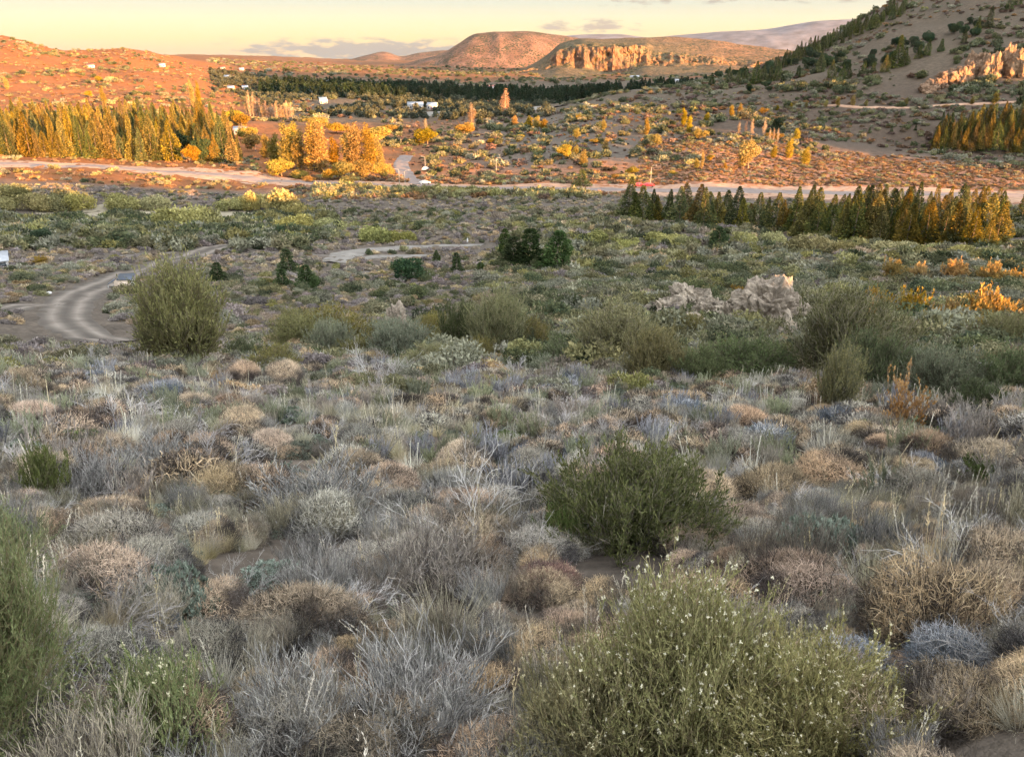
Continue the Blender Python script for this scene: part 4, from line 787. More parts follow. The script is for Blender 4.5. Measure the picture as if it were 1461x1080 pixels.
scrub('valley_scrub', [
    (5200, 115, 270, -1, 38, lambda x, y, c: (c > -.12) & (y > 300), (5, 3, 3, 1, 2, 2, 2.5), .9, 2.8),
    (3600, 130, 270, -1, 38, lambda x, y, c: y <= 320, (1, 2, 3, 2, .5, .5, 3), .6, 1.5),
    (6500, 115, 275, -38, 1, T_, (.6, 1, 3, 3, .3, .3, 2.5), .6, 1.6),
    (5200, 130, 240, -38, -13, lambda x, y, c: (c > -.12) & (y > 300) & (y < 358), (4, 3, .8, .8, 4, 1.5, .2), 1.6, 3.8),
    (800, 150, 240, -14, -4, lambda x, y, c: (y < 330), (2, 2, 2, 1, 2, 1, 1), 1, 2.4)], KB, 'patchwork of low grey, olive and green bushes over the shaded valley')
scrub('hill_scrub', [
    (7500, 285, 420, 9, 38, lambda x, y, c: (y < 272), (.3, .5, 3, .3, .05, .2, 5), .6, 1.5),
    (2600, 262, 330, -16, 10, lambda x, y, c: T_(x, y, c), (.4, .4, 2, .5, .1, .3, 4), .8, 2.4),
    (900, 258, 300, -14, 6, lambda x, y, c: y > 268, (1, .5, 1, .3, .3, 3, 2), 1.8, 3.4),
    (1500, 330, 700, -9, 14, lambda x, y, c: (c > -.04), (2.4, .5, .8, .8, 4, .2, .2), 1.8, 4.6), (1500, 330, 600, -9, 14, T_, (.5, 0, 3, 2, .5, 0, 1), .7, 1.6),
    (1500, 400, 560, 12, 38, lambda x, y, c: (c > -.05), (2, 2, 2, .8, 2, .4, 1.4), 1.2, 2.8),
    (3600, 400, 1000, 9, 34, lambda x, y, c: c > -.1, (1.6, 2, 3.0, 1.8, 1.6, .2, 1), 1.0, 3.8), (1300, 480, 1000, 12, 34, lambda x, y, c: c > .07, (1, .5, .3, .5, 6, 0, 0), 3, 6.5),
    (900, 285, 400, -38, -12, T_, (1, .6, 2, .3, .2, 1, 3), .8, 2.0),
    (3000, 600, 1400, -35, -13, T_, (.7, .3, 2, .3, .25, 1.0, 5), 1.0, 3.2), (1500, 600, 1300, -35, -13, lambda x, y, c: c > .02, (2, 1, .2, .2, 4, .4, .5), 2, 5),
    (2500, 1500, 3300, -20, 16, lambda x, y, c: (y > 84), (2, 1, 1, .5, 5, .2, .3), 4, 9), (500, 560, 1500, -18, 2, lambda x, y, c: (y > 104) & (y < 170), (3, 2, 2, 1, 4, .4, .6), 3, 6)], KC, 'countless small bushes dotted over the slopes and hills beyond the highway')
# far dark wood
x, y, z, px, py = sample(9000, 800, 1500, -17, 16); ln = np.interp(px, [330, 560, 700, 780, 1000], [128, 132, 137, 150, 122]); up = np.interp(px, [330, 560, 700, 780, 880, 1000], [118, 124, 131, 134, 131, 121])
k = (py < ln+np.where(px > 780, 4, 9)) & (py > up+3) & (px > 330)
P = np.stack([x[k], y[k], z[k]], 1); scatter('pine_wood', P[:3800], rng.uniform(.6, 1.35, len(P[:3800])), rng.integers(0, 2, len(P[:3800])), [conifer(11, 3.0, 260, 1.5, (.015, .026, .016), (.035, .05, .028), np.random.default_rng(i)).mesh('wood_kind', pmt) for i in range(2)], 'dark belt of pines across the far valley', 'wood', .03)

x, y, z, px, py = sample(9000, 540, 1500, -20, 3); lo = np.interp(px, [240, 300, 400, 470, 560, 640, 740], [104, 130, 158, 166, 170, 172, 168]); up = np.interp(px, [240, 330, 440, 560, 740], [97, 104, 118, 126, 134])
k = (py < lo) & (py > up) & (fbm(x/70, y/70, 3, 44) > -.10); k &= rng.random(len(k)) < .65
scatter('valley_wood', np.stack([x[k], y[k], z[k]-.3], 1)[:3600], rng.uniform(2, 6.5, min(3600, int(k.sum()))), rng.integers(0, 3, min(3600, int(k.sum()))), KD, 'dark green scattered woodland around the houses of the far valley', 'wood', .05)

# ---------------------------------------------------------------- buildings, lamps, vehicle, markers
def boxes(name, lst, mat):
    V = []; Q = []
    for (x0, x1, y0, y1, z0, z1) in lst:
        n = len(V); V += [(x0, y0, z0), (x1, y0, z0), (x1, y1, z0), (x0, y1, z0), (x0, y0, z1), (x1, y0, z1), (x1, y1, z1), (x0, y1, z1)]
        Q += [[n+i for i in f] for f in ((0, 3, 2, 1), (4, 5, 6, 7), (0, 1, 5, 4), (1, 2, 6, 5), (2, 3, 7, 6), (3, 0, 4, 7))]
    return mesh_np(name, V, Q, mat)
def prism_roof(name, wx, wy, z0, h, ov, mat, th=.12):
    x, y = wx/2+ov, wy/2+ov
    V = []; Q = []
    for s in (-1, 1):      # two slabs meeting at the ridge
        n = len(V); V += [(-x, s*y, z0-ov*h/(wy/2)), (x, s*y, z0-ov*h/(wy/2)), (x, s*.002, z0+h), (-x, s*.002, z0+h)]; V += [(a, b, c+th) for a, b, c in V[n:n+4]]
        Q += [[n+i for i in f] for f in ((0, 3, 2, 1), (4, 5, 6, 7), (0, 1, 5, 4), (1, 2, 6, 5), (2, 3, 7, 6), (3, 0, 4, 7))]
    return mesh_np(name, V, Q, mat)
white = mat_plain('white_render', (.42, .40, .38), .7, .06); cream = mat_plain('cream_render', (.42, .33, .25), .8, .08, scale=2); dkroof = mat_plain('dark_roof_sheet', (.055, .065, .085), .45, .2, .2); redroof = mat_plain('red_roof', (.28, .10, .07), .6)
metal = mat_plain('galvanised_metal', (.32, .32, .31), .5, .1, .3); glassm = mat_plain('window_glass', (.03, .035, .04), .15); redp = mat_plain('red_paint', (.55, .03, .03), .3, .05); rubber = mat_plain('tyre_rubber', (.02, .02, .02), .8); greyroof = mat_plain('grey_roof', (.30, .31, .33), .5)
def house(px, py, W, D, H, rh, wall, roof, label, rz=.3):
    p = at(px, py); e = obj('house', None); e.location = p-np.array([0, 0, .2]); e.rotation_euler = (0, 0, rz)
    obj('wall', boxes('wall', [(-W/2, W/2, -D/2, D/2, 0, H)], wall), e); obj('roof', prism_roof('roof', W, D, H+.02, rh, .4, roof), e)
    for k, x in enumerate((-W*.3, W*.3)): obj('window', boxes('window', [(x-.6, x+.6, -D/2-.05, -D/2+.02, H*.35, H*.75)], glassm), e)
    obj('door', boxes('door', [(-.5, .5, -D/2-.06, -D/2+.02, .1, H*.72)], redroof), e)
    return props(e, label, 'house')
for a in [(593, 156, 13, 8, 4, 2, white, greyroof, 'white long house with grey roof in the far valley, middle of the picture', .1), (617, 157, 8, 6, 4, 2, white, greyroof, 'smaller white house right of the long white one', -.2), (461, 148, 7, 6, 3, 3, white, white, 'white house with pale gable among dark trees left of the centre', .5),
          (345, 101, 9, 7, 3.5, 2, white, greyroof, 'white house highest on the shaded slope of the left hill', .2), (318, 99, 8, 6, 3, 2, white, redroof, 'pale house at the top left end of the shaded slope', .4), (325, 113, 8, 6, 3, 2, white, greyroof, 'little white house in the upper part of the shaded village', 0), (350, 128, 7, 6, 3, 2, white, greyroof, 'small white house in the lower part of the shaded village', .3),
          (330, 129, 7, 6, 3, 2, cream, greyroof, 'small cream house left of the lower white one', .2), (467, 120, 12, 8, 4, 2, white, greyroof, 'white house at the edge of the lit plain above the dark trees', .2), (520, 124, 20, 9, 4, 2, white, greyroof, 'low white building on the lit plain, left one', 0), (538, 126, 22, 9, 4, 2, cream, greyroof, 'low cream building on the lit plain, right of the white one', .1),
          (700, 127, 16, 8, 4, 2, white, redroof, 'white house in front of the orange plain near the picture centre', .2), (968, 119, 16, 8, 4, 2, white, greyroof, 'tiny white house under the cliff hill', .2), (130, 97, 8, 6, 3, 1.5, white, redroof, 'pale house high on the sunlit left hill', .2), (232, 96, 7, 6, 3, 1.5, white, greyroof, 'white house on the sunlit left hill crest', .2),
          (344, 192, 7, 6, 3, 1.5, white, greyroof, 'small white house behind the pine wood by the poplar row', .2), (-6, 384, 3.4, 3, 1.8, .9, white, greyroof, 'white house with grey roof cut by the left edge, beside the track', .5), (905, 112, 20, 9, 4, 2, white, greyroof, 'far white shed on the plain right of the cliffs', .2)]:
    house(*a)
# the hut beside the dirt road
p = at(180, 412); e = obj('hut', None); e.location = p-np.array([0, 0, .15]); e.rotation_euler = (0, 0, R_(12)); e.scale = (.74, .74, .74)
obj('wall', boxes('wall', [(-1.35, 1.05, -1.0, 1.0, 0, 1.75)], cream), e); obj('side_wall', boxes('side_wall', [(1.053, 1.25, -.95, .95, 0, 1.9)], white), e)
rm = mesh_np('roof', [(-.9, -1.15, 1.93), (1.5, -1.15, 1.91), (1.5, 1.2, 2.30), (-.9, 1.2, 2.34), (-.9, -1.15, 2.0), (1.5, -1.15, 1.98), (1.5, 1.2, 2.40), (-.9, 1.2, 2.44)], [(0, 3, 2, 1), (4, 5, 6, 7), (0, 1, 5, 4), (1, 2, 6, 5), (2, 3, 7, 6), (3, 0, 4, 7)], dkroof); ro = obj('roof', rm, e)
if 0: obj('panel_frame', boxes('panel_frame', [(-.02+a, .03+a, -1.24, 1.15, .0, .05) for a in (-.95, .25, 1.4)], metal), ro).location = (0, 0, 0)
if 0: bpy.data.objects['panel_frame'].rotation_euler = (math.atan2(.42, 2.35), 0, 0); bpy.data.objects['panel_frame'].location = (0, 0, 2.215)
obj('canopy', mesh_np('canopy', [(-2.5, -.9, 1.15), (-1.36, -.9, 1.80), (-1.36, .9, 1.86), (-2.5, .9, 1.2), (-2.5, -.9, 1.2), (-1.36, -.9, 1.86), (-1.36, .9, 1.92), (-2.5, .9, 1.26)], [(0, 3, 2, 1), (4, 5, 6, 7), (0, 1, 5, 4), (1, 2, 6, 5), (2, 3, 7, 6), (3, 0, 4, 7)], dkroof), e)
obj('door', boxes('door', [(-.4, .35, -1.03, -.99, .05, 1.6)], mat_plain('hut_door', (.50, .40, .31), .7)), e)
for x in (-2.4,): obj('post', boxes('post', [(x, x+.07, -.85, -.78, 0, 1.2), ], metal), e)
props(e, 'small beige hut with a dark sloping roof beside the dirt road', 'hut')
# street lamps
def lamp(px, py, hpx, label, arms):
    p = at(px, py); Hh = hpx*depth(p)/F; e = obj('street_lamp', None); e.location = p
    P = np.array([[[0, 0, -.2], [0, 0, Hh*.5], [0, 0, Hh*.9], [arms*.35, 0, Hh*.985], [arms*1.5, 0, Hh]]], float); obj('pole', Geo().tubes(P, .16, .09, (.34, .33, .31), 8).mesh('pole', mat_plant('lamp_steel', trans=0, val=.05)), e)
    for s in ((arms,) if abs(arms) == 1 else (-1, 1)): obj('lamp_head', boxes('lamp_head', [(min(s*1.2, s*1.9), max(s*1.2, s*1.9), -.12, .12, Hh-.02, Hh+.1)], metal), e)
    return props(e, label, 'street lamp')
lamp(928, 264, 27, 'street lamp on the far verge of the highway above the red car', 1); lamp(570, 262, 20, 'left one of the two white street lamps at the side road', -1); lamp(578, 263, 19, 'right one of the two white street lamps at the side road', 1); lamp(607, 244, 20, 'street lamp standing beside the bushes right of the side road', -1); lamp(708, 246, 20, 'thin lamp pole in the pinkish scrub above the highway', 1)
# red car
def car(px, py, label, paint, rz):
    p = at(px, py); e = obj('parked_car', None); e.location = p+np.array([0, 0, .28]); e.rotation_euler = (0, 0, rz)
    prof = [(-2.1, .35), (-2.1, .8), (-1.9, .92), (-1.45, .95), (-.9, 1.42), (.55, 1.44), (1.15, .98), (1.95, .86), (2.12, .7), (2.12, .35)]; n = len(prof)
    V = [(x, s*(.82 if z < 1.1 else .68), z) for s in (-1, 1) for x, z in prof]; bm = bmesh.new(); vs = [bm.verts.new(v) for v in V]
    bm.faces.new(vs[:n]); bm.faces.new(vs[n:][::-1])
    for i in range(n): j = (i+1) % n; bm.faces.new((vs[j], vs[i], vs[n+i], vs[n+j]))
    bmesh.ops.recalc_face_normals(bm, faces=bm.faces); me = bpy.data.meshes.new('body'); bm.to_mesh(me); bm.free(); me.materials.append(paint); obj('body', me, e)
    obj('side_window', boxes('side_window', [(-.85, .5, -.765, -.76, 1.0, 1.3), (-.85, .5, .76, .765, 1.0, 1.3)], glassm), e)
    for x in (-1.3, 1.3):
        for y in (-.75, .75):
            bm = bmesh.new(); bmesh.ops.create_cone(bm, cap_ends=True, segments=20, radius1=.33, radius2=.33, depth=.22); me = bpy.data.meshes.new('wheel'); bm.to_mesh(me); bm.free(); me.materials.append(rubber); w_ = obj('wheel', me, e); w_.location = (x, y, .33); w_.rotation_euler = (pi/2, 0, 0)
    return props(e, label, 'car')
car(925, 268, 'red car parked under the street lamp on the highway verge', redp, .05); car(912, 268, 'second red car just left of the one under the lamp', redp, -.05); car(607, 244, 'white car on the side road among the trees', white, 1.3); car(606, 264, 'white car where the side road meets the highway', white, .6)
# markers and litter
p = at(1253, 487); m = depth(p)/F; e = obj('marker_post', None); e.location = p; h_ = 19*m
obj('panel', boxes('panel', [(-4.6*m, 4.6*m, -.08, .08, 0, h_)], mat_plain('cream_panel', (.66, .62, .42), .6, .05)), e); obj('plate', boxes('plate', [(-2.6*m, 2.6*m, -.10, -.083, h_*.62, h_*.86)], mat_plain('grey_plate', (.30, .31, .25), .5)), e); props(e, 'cream upright marker box with a small dark plate, right of the narrow orange bush', 'marker')
p = at(667, 348); m = depth(p)/F; o = obj('white_post', boxes('white_post', [(-.16, .16, -.12, .12, -.1, 7.2*m), (-.10, .10, -.08, .08, 7.2*m, 8.2*m)], white)); o.location = p; props(o, 'short white post standing at the end of the gravel track', 'post')
for px, py, w1, lb in [(70, 419, 9, 'flat white slab lying left of the dirt road'), (157, 369, 5, 'white block by the left track'), (50, 379, 4, 'small white block right of the left edge house'), (47, 376, 3, 'tiny white bit beside the small white block'), (628, 381, 9, 'white stones heaped by the low conifers'), (262, 342, 6, 'white lump beside the ball-shaped shrub')]:
    p = at(px, py); m = depth(p)/F; o = obj('white_stone', rock_mesh('white_stone', w1*m/2, w1*m/2.6, w1*m/4.5, px*.1, white, 3, .3)); o.location = p+np.array([0, 0, w1*m*.12]); props(o, lb, 'stone')
# bare pale trunks under the dark tree and a bent pale tree are covered by the poplars above

# ---------------------------------------------------------------- the near slope
def rg(i): return np.random.default_rng(i)
CT = dict(stem=(.085, .07, .06), tip=(.46, .35, .24)); CG = dict(stem=(.085, .078, .074), tip=(.37, .34, .28)); CB = dict(stem=(.12, .135, .155), tip=(.33, .33, .34)); CRd = dict(stem=(.15, .10, .09), tip=(.27, .17, .135)); CYe = dict(stem=(.20, .19, .12), tip=(.34, .30, .18))
near_c = [single('cushion_shrub', cushion(.45, .36, g=rg(200+i), **CT).mesh('cushion_shrub', pm)) for i in range(3)]
near_g = [single('cushion_shrub', cushion(.45, .34, g=rg(210+i), **CG).mesh('cushion_shrub', pm)) for i in range(3)]
near_b = [single('cushion_shrub', cushion(.45, .30, g=rg(220+i), n=4500, fl=(.04, .08), **CB).mesh('cushion_shrub', pm)) for i in range(2)]
near_r = [single('cushion_shrub', cushion(.45, .30, g=rg(225), **CRd).mesh('cushion_shrub', pm))]
near_y = [single('cushion_shrub', cushion(.45, .34, g=rg(228), **CYe).mesh('cushion_shrub', pm))]
near_u = [single('brushwood_tuft', upright(.34, .5, g=rg(230+i), c1=a, c2=b, n=1100).mesh('brushwood_tuft', pm)) for i, (a, b) in enumerate([((.15, .13, .115), (.40, .35, .27)), ((.13, .125, .12), (.38, .36, .32)), ((.13, .12, .09), (.45, .40, .29))])]
near_t = [single('grass_tuft', tuft(.2, .4, g=rg(240+i), heads=h, c1=a, c2=b).mesh('grass_tuft', pm)) for i, (a, b, h) in enumerate([((.28, .23, .13), (.52, .44, .28), 3), ((.30, .27, .22), (.56, .51, .41), 4), ((.24, .22, .16), (.40, .36, .25), 0)])]
near_m = [single('mat_plant', rosette_mat(.5, .16, g=rg(250+i), c1=a, c2=b).mesh('mat_plant', pm)) for i, (a, b) in enumerate([((.05, .055, .04), (.16, .17, .13)), ((.09, .11, .085), (.27, .31, .25))])]
near_l = [dict(name='leafy_shrub', mesh=None, parts=[(a, b) for a, b in leafy_thing('leafy_shrub', 260+i, .4, .45, n1=50, n2=500, n3=1800, nl=9000, ll=.02, lw=.006, c1=c1, c2=c2, w=.003)['parts']]) for i, (c1, c2) in enumerate([((.055, .08, .03), (.15, .18, .07)), ((.09, .10, .06), (.21, .21, .13))])]
deadw = [single('dead_branches', deadwood(.6, .4, c=(.52, .49, .46), g=rg(270+i)).mesh('dead_branches', pm)) for i in range(2)]
D9, DU, DT, DM, DL, DD = (.92, .36), (.62, .5), (.36, .42), (1., .17), (.85, .45), (1.15, .4)
HERO = []
def near_put(k, D, lst, cat):
    for x, y, ww, h, lb in lst:
        o = put(k[rng.integers(len(k))], x, y, ww, h, lb, cat, None, D); p = at(x, y); HERO.append((p[0], p[1], ww*depth(p)/F*.5))
# green shrubs close by
def hero(name, seed, R, H, px, py, ww, h, label, **k):
    t = leafy_thing(name, seed, R, H, **k); put(t, px, py, ww, h, label, 'shrub', None, (2*R*.95, H*.95)); p = at(px, py); HERO.append((p[0], p[1], ww*depth(p)/F*.5))
FK = dict(n1=110, n2=1300, n3=7500, nl=62000, ll=.017, lw=.0052, c1=(.14, .14, .06), c2=(.36, .335, .165), fill=.8, stem=(.2, .16, .1), up=.6, w=.0025)
hero('flowering_shrub', 300, .6, .75, 985, 1165, 350, 262, 'tallest green shrub with tiny pale flowers, bottom right of centre', fl=420, **FK)
hero('flowering_shrub', 308, .6, .6, 1160, 1185, 360, 205, 'broad pale-flowered green shrub joined to the right of the tallest one', fl=420, **FK)
hero('flowering_shrub', 309, .5, .5, 850, 1160, 250, 180, 'lower pale-flowered green shrub joined to the left of the tallest one', fl=260, **FK)
hero('flowering_shrub', 301, .3, .4, 245, 1120, 190, 170, 'small yellow-green shrub with white flowers at the bottom left', n1=50, n2=500, n3=2200, nl=14000, ll=.015, lw=.0045, c1=(.12, .15, .05), c2=(.27, .30, .12), fl=110, fill=.4, up=.9, w=.0022)
hero('broom_shrub', 302, .75, 1.0, -30, 1120, 310, 300, 'big green broom shrub filling the lower left edge', n1=160, n2=2400, n3=12000, nl=80000, ll=.03, lw=.005, c1=(.08, .105, .04), c2=(.21, .22, .11), up=.45, w=.003, fill=.35)
hero('broom_shrub', 303, .6, .9, -40, 880, 210, 140, 'upper green broom shrub at the left edge, behind the big one', n1=120, n2=1700, n3=8000, nl=50000, ll=.03, lw=.006, c1=(.08, .105, .04), c2=(.20, .22, .10), up=.6, w=.003, fill=.6)
hero('broom_shrub', 304, .35, .45, 68, 728, 84, 84, 'small fresh green shrub left, above the broom shrubs', n1=60, n2=600, n3=2500, nl=12000, ll=.03, lw=.005, c1=(.07, .095, .035), c2=(.18, .20, .08), up=.7, w=.004)
hero('spreading_shrub', 305, .85, .7, 905, 838, 290, 168, 'wide dark green shrub with pale bare branches right of centre', n1=110, n2=1400, n3=6000, nl=34000, ll=.035, lw=.011, c1=(.06, .078, .03), c2=(.18, .185, .075), up=.4, fill=.5, w=.005, stem=(.3, .26, .2))
hero('spreading_shrub', 306, .35, .4, 800, 800, 70, 70, 'brighter green shrub at the left foot of the wide dark green one', n1=50, n2=500, n3=2000, nl=10000, ll=.03, lw=.009, c1=(.06, .085, .03), c2=(.15, .18, .07), up=.4, fill=.4, w=.004)
hero('leafy_shrub', 307, .35, .35, 1405, 704, 76, 44, 'low round green shrub near the right edge, in mid slope', n1=50, n2=500, n3=2200, nl=11000, ll=.03, lw=.009, c1=(.045, .07, .03), c2=(.13, .16, .07), up=.5, w=.004)
near_put(near_c, D9, [(1330, 985, 250, 160, 'large tan and purple-grey cushion right of the white-flowered shrub'), (345, 628, 90, 42, 'rounded tan-topped cushion in the left middle of the slope'), (35, 575, 84, 46, 'tan-topped cushion at the left edge below the dirt road'), (348, 550, 60, 34, 'left one of two tan cushions right of the feathery shrub'), (405, 552, 60, 36, 'right one of two tan cushions right of the feathery shrub'), (205, 575, 50, 34, 'orange-tan cushion above the blue-grey dead one'), (1425, 860, 140, 100, 'tan twiggy cushion at the right edge above the middle'), (430, 960, 190, 110, 'tan-topped cushion left of the bottom centre'), (1300, 700, 80, 46, 'tan cushion behind the blue-grey ones at right'), (665, 760, 110, 54, 'dome with tan top among the pale dead branches'), (50, 615, 90, 40, 'second tan cushion at the left edge, lower down'), (1390, 1075, 200, 100, 'tan twiggy cushion in the bottom right corner'), (1075, 735, 100, 54, 'tan twiggy cushion right of the wide dark green shrub'), (370, 745, 150, 70, 'wide tan and grey cushion left of the centre')], 'shrub')
near_put(near_r, D9, [(140, 632, 74, 34, 'reddish-brown cushion on the left slope'), (780, 880, 120, 70, 'russet twiggy cushion left of the white-flowered shrub')], 'shrub')
near_put(near_y, D9, [(1410, 640, 70, 30, 'yellowish cushion near the right edge')], 'shrub')
near_put(near_b, D9, [(228, 582, 84, 44, 'blue-grey dead-looking cushion on the left, below the feathery shrub'), (1320, 690, 80, 44, 'blue-grey cushion right of the grey-green mat'), (1365, 1000, 170, 90, 'blue-grey cushion between tan ones at the lower right'), (1345, 712, 50, 30, 'smaller pale blue cushion below the blue-grey one')], 'shrub')
near_put(near_u, DU, [(450, 790, 230, 100, 'wide grey brushwood thicket left of the pale dead branches'), (620, 880, 190, 110, 'grey brushwood thicket in the lower centre'), (600, 1110, 240, 150, 'blue-grey brushwood at the bottom edge, left of centre'), (130, 730, 120, 80, 'brownish brushwood right of the small green shrub'), (215, 700, 130, 66, 'upright dry brushwood on the left slope'), (410, 1100, 190, 120, 'grey brushwood at the bottom, right of the small flowering shrub')], 'shrub')
near_put(near_t, DT, [(487, 702, 76, 62, 'straw-yellow bunch grass in the left middle of the slope'), (1325, 850, 90, 90, 'pale bunch grass behind the large tan cushion'), (850, 1000, 60, 80, 'pale grass in front of the russet cushion'), (640, 960, 120, 110, 'long pale grass tuft at the lower centre')], 'grass')
near_put(near_m, DM, [(1185, 835, 190, 100, 'dark-leaved mat behind the white-flowered shrub at right'), (1205, 688, 84, 34, 'pale grey-green leafy mat on the right slope'), (230, 920, 210, 100, 'dark grey-leaved mat right of the broom shrubs'), (410, 668, 100, 36, 'dark mat in the left middle of the slope'), (600, 715, 90, 40, 'dark leafy mat left of the dead branches'), (380, 880, 170, 60, 'leafy mat in the lower left beside bare soil')], 'plant')
near_put(deadw, DD, [(675, 830, 230, 130, 'tangle of bleached bare branches in the centre'), (540, 560, 90, 60, 'pale dead branches on the brow left of the centre'), (100, 1075, 200, 120, 'bleached branches in the bottom left corner'), (900, 800, 190, 80, 'pale bare branches in front of the wide dark green shrub'), (1330, 980, 120, 60, 'bare grey branches over the blue-grey cushion')], 'branches')
# tall dry stalks
def stalks(n, H, g, sp=.16):
    G_ = Geo(); P = poly(g.normal(size=(n, 3))*[.05, .05, 0], rdir(n, g)*sp+[0, 0, 1], H*g.uniform(.7, 1.1, n), 7, .04, 0, g); G_.ribbons(P, .006, .004, (.48, .43, .34)); b, d = along(P, n*26, .6, 1, g); G_.leaves(b, unit(d+rdir(len(b), g)*.4), .03, .008, (.50, .45, .36)); return G_.mesh('dry_stalks', pm)
for x, y, ww, h, lb in [(1322, 850, 60, 170, 'tall pale dry stalks rising behind the large tan cushion'), (1345, 860, 40, 120, 'shorter dry stalks beside the tall pale ones'), (265, 960, 40, 80, 'few pale stalks above the small flowering shrub'), (118, 850, 60, 90, 'dry stalks at the left in front of bare soil')]:
    put(single('dry_stalks', stalks(9, 1., rg(int(x)))), x, y, ww, h, lb, 'grass', None, (.35, 1.))

# fill: individually countable plants near the camera, then the uncountable cover
hx = np.array(HERO)
BARE = [(290, 705, .45), (250, 665, .5), (830, 815, .45), (300, 905, .25), (85, 785, .4), (640, 650, .5), (480, 640, .5), (1210, 705, .35), (770, 700, .4), (560, 900, .22), (160, 660, .5)]
for a_, b_, c_ in BARE:
    q_ = at(a_, b_); HERO.append((q_[0], q_[1], c_))
def free(x, y, f=.75):
    k = np.ones(len(x), bool)
    for a, b, r in HERO: k &= np.hypot(x-a, y-b) > r*f
    return k
def nearpts(n, r0, r1, wide=0.0):      # wide: metres beyond the picture's edges
    if wide: n = int(n*1.7)
    r = np.sqrt(rng.uniform(r0*r0, r1*r1, n)); a = np.radians(rng.uniform(-78, 78, n) if wide else rng.uniform(-46, 46, n)); x, y = r*np.sin(a), r*np.cos(a); z = zfun(x, y); px, py = project(x, y, z)
    dp = (y*cos(PITCH)-z*sin(PITCH)); k = (np.abs(x) < .664*dp+np.maximum(wide, 160/F*dp)) & (dp > .3) & free(x, y) & ~((px < 238) & (r > 34)); return x[k], y[k], z[k], px[k], py[k]
FILL = [(near_c, 'cushion_shrub', 'low tan-topped twiggy cushion, one of many scattered over the near slope', 'tan-topped cushions of the near slope', 'shrub', .30), (near_g, 'cushion_shrub', 'low grey-brown twiggy cushion, one of many scattered over the near slope', 'grey cushions of the near slope', 'shrub', .35),
        (near_u, 'brushwood_tuft', 'upright dry grey brushwood tuft, one of many on the near slope', 'brushwood tufts of the near slope', 'shrub', .9)]
EXTRA = [(near_m, 'mat_plant', 'low leafy mat plant, one of several between the cushions of the near slope', 'leafy mats of the near slope', 'plant'), (near_t, 'grass_tuft', 'small bunch grass tuft, one of several between the near cushions', 'grass tufts of the near slope', 'grass'),
         (deadw, 'dead_branches', 'small tangle of bare grey branches, one of several among the near cushions', 'bare branch tangles of the near slope', 'branches')]
def fillin(n, r0, r1, smin, smax):
    x, y, z, px, py = nearpts(n, r0, r1); tone = fbm(x/1.7, y/1.7, 3, 21)+rng.normal(0, .14, len(x))
    for i in range(len(x)):
        k = 0 if tone[i] > .10 else 1 if tone[i] > -.04 else 2; pr, nm, lb, gr, ct = FILL[k][:5]; u = rng.random(); s = rng.uniform(smin, smax)*(.75 if k == 2 else 1); f = rng.uniform(.8, 1.2)
        if u < .36:
            j = min(int(u*8.5), 2); pr, nm, lb, gr, ct = EXTRA[j]; s *= (.8, 1.0, .75)[j]; f = 1.
        if x[i]**2+y[i]**2 < 12: s *= .62
        place(pr[rng.integers(len(pr))], (x[i], y[i], z[i]-.03), rng.uniform(0, 2*pi), s, lb, ct, gr, nm, sz=s*f)
fillin(60, 1.7, 3.2, .5, 1.0); fillin(250, 2.8, 9, .5, 1.1); fillin(330, 8, 17, .65, 1.2)
# uncountable ground cover
cov = [p['mesh'] for p in near_c[:2]+near_g[:2]+near_u+near_t+near_m[:2]+near_b[:1]+deadw[:1]]   # 0-1 tan 2-3 grey 4-6 upright 7-9 grass 10-11 mats 12 blue 13 dead
def cover(nm, n, r0, r1, s0, s1, wts, label, meshes=cov, excl=.8, thr=-.5):
    x, y, z, px, py = nearpts(n, r0, r1, 3.2); k = fbm(x/1.1, y/1.1, 3, 31) > thr; x, y, z = x[k], y[k], z[k]; m = len(x); w_ = np.array(wts, float)
    base = rng.choice(len(wts), m, p=w_/w_.sum()); t = fbm(x/2.6, y/2.6, 3, 33)
    straw = (t > .1) & (rng.random(m) < .55); base[straw] = 7+rng.integers(0, 3, straw.sum())
    return scatter(nm, np.stack([x, y, z-.02], 1), rng.uniform(s0, s1, m), base, meshes, label, 'ground cover', .15)
cover('ground_cover', 3400, 1.6, 9, .22, .6, (3, 2.4, 1.4, 1.4, 2, 2, 2, 3, 2.4, 2.6, 2.6, 1.4, .8, .8), 'short twigs, grass and little plants between the shrubs of the near slope', thr=-.2)
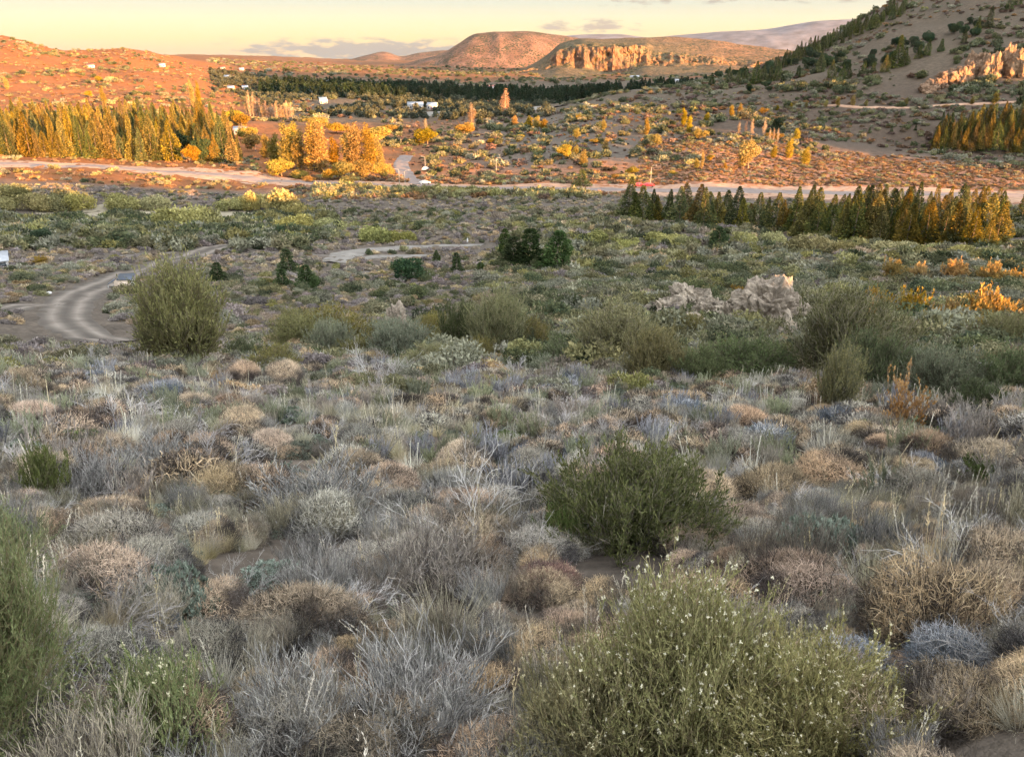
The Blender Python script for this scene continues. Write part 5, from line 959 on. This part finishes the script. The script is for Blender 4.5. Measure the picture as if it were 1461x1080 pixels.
lod = [G_.mesh('cover_kind', pm) for G_ in (cushion(.45, .36, n=2000, w=.0075, g=rg(400), fl=(.07, .13), **CT), cushion(.45, .34, n=2000, w=.0075, g=rg(401), fl=(.07, .13), **CT), cushion(.45, .34, n=2000, w=.0075, g=rg(402), fl=(.07, .13), **CG), cushion(.45, .3, n=2000, w=.0075, g=rg(403), fl=(.07, .13), **CG),
    upright(.34, .5, g=rg(404), n=350, w=.008), upright(.34, .5, (.2, .2, .21), (.33, .32, .33), 350, .008, g=rg(405)), upright(.34, .5, (.18, .19, .12), (.30, .30, .2), 350, .008, g=rg(406)), tuft(.2, .42, n=200, w=.008, g=rg(407), heads=1), tuft(.2, .4, (.32, .29, .24), (.52, .49, .40), 200, .008, g=rg(408), heads=2), tuft(.2, .36, (.24, .23, .16), (.4, .37, .26), 200, .008, g=rg(409)),
    rosette_mat(.5, .2, n=260, ll=.05, g=rg(410)), rosette_mat(.5, .2, (.07, .085, .04), (.18, .20, .10), 260, rg(411), .05), cushion(.45, .3, n=1400, w=.009, g=rg(412), fl=(.06, .11), **CB), deadwood(.6, .4, g=rg(413), w=.014))]
cover('slope_cover', 6500, 8, 40, .45, 1.15, (3.2, 2.6, 1.8, 1.4, 1.8, 1.6, 2.2, 2.4, 2, 2, 1.6, 1.8, .7, .5), 'dense mixture of dry cushions, grass and twigs covering the slope down to the brow', lod)

# the air: thin even haze
hz = obj('haze', boxes('haze', [(-19000, 19000, -3000, 19000, -260, 700)], mat_plain('haze_shell', (.8, .8, .8)))); props(hz, 'thin pale evening haze filling the valley air', 'haze', kind='stuff')
hm = bpy.data.materials.new('haze_air'); hm.use_nodes = True; N, L, add = nodes_of(hm.node_tree); N.clear(); o_ = add('ShaderNodeOutputMaterial'); v_ = add('ShaderNodeVolumePrincipled'); v_.inputs['Color'].default_value = (.80, .86, .95, 1); v_.inputs['Density'].default_value = 0.5e-5; v_.inputs['Anisotropy'].default_value = .2
L.new(v_.outputs[0], o_.inputs['Volume']); hz.data.materials.clear(); hz.data.materials.append(hm)
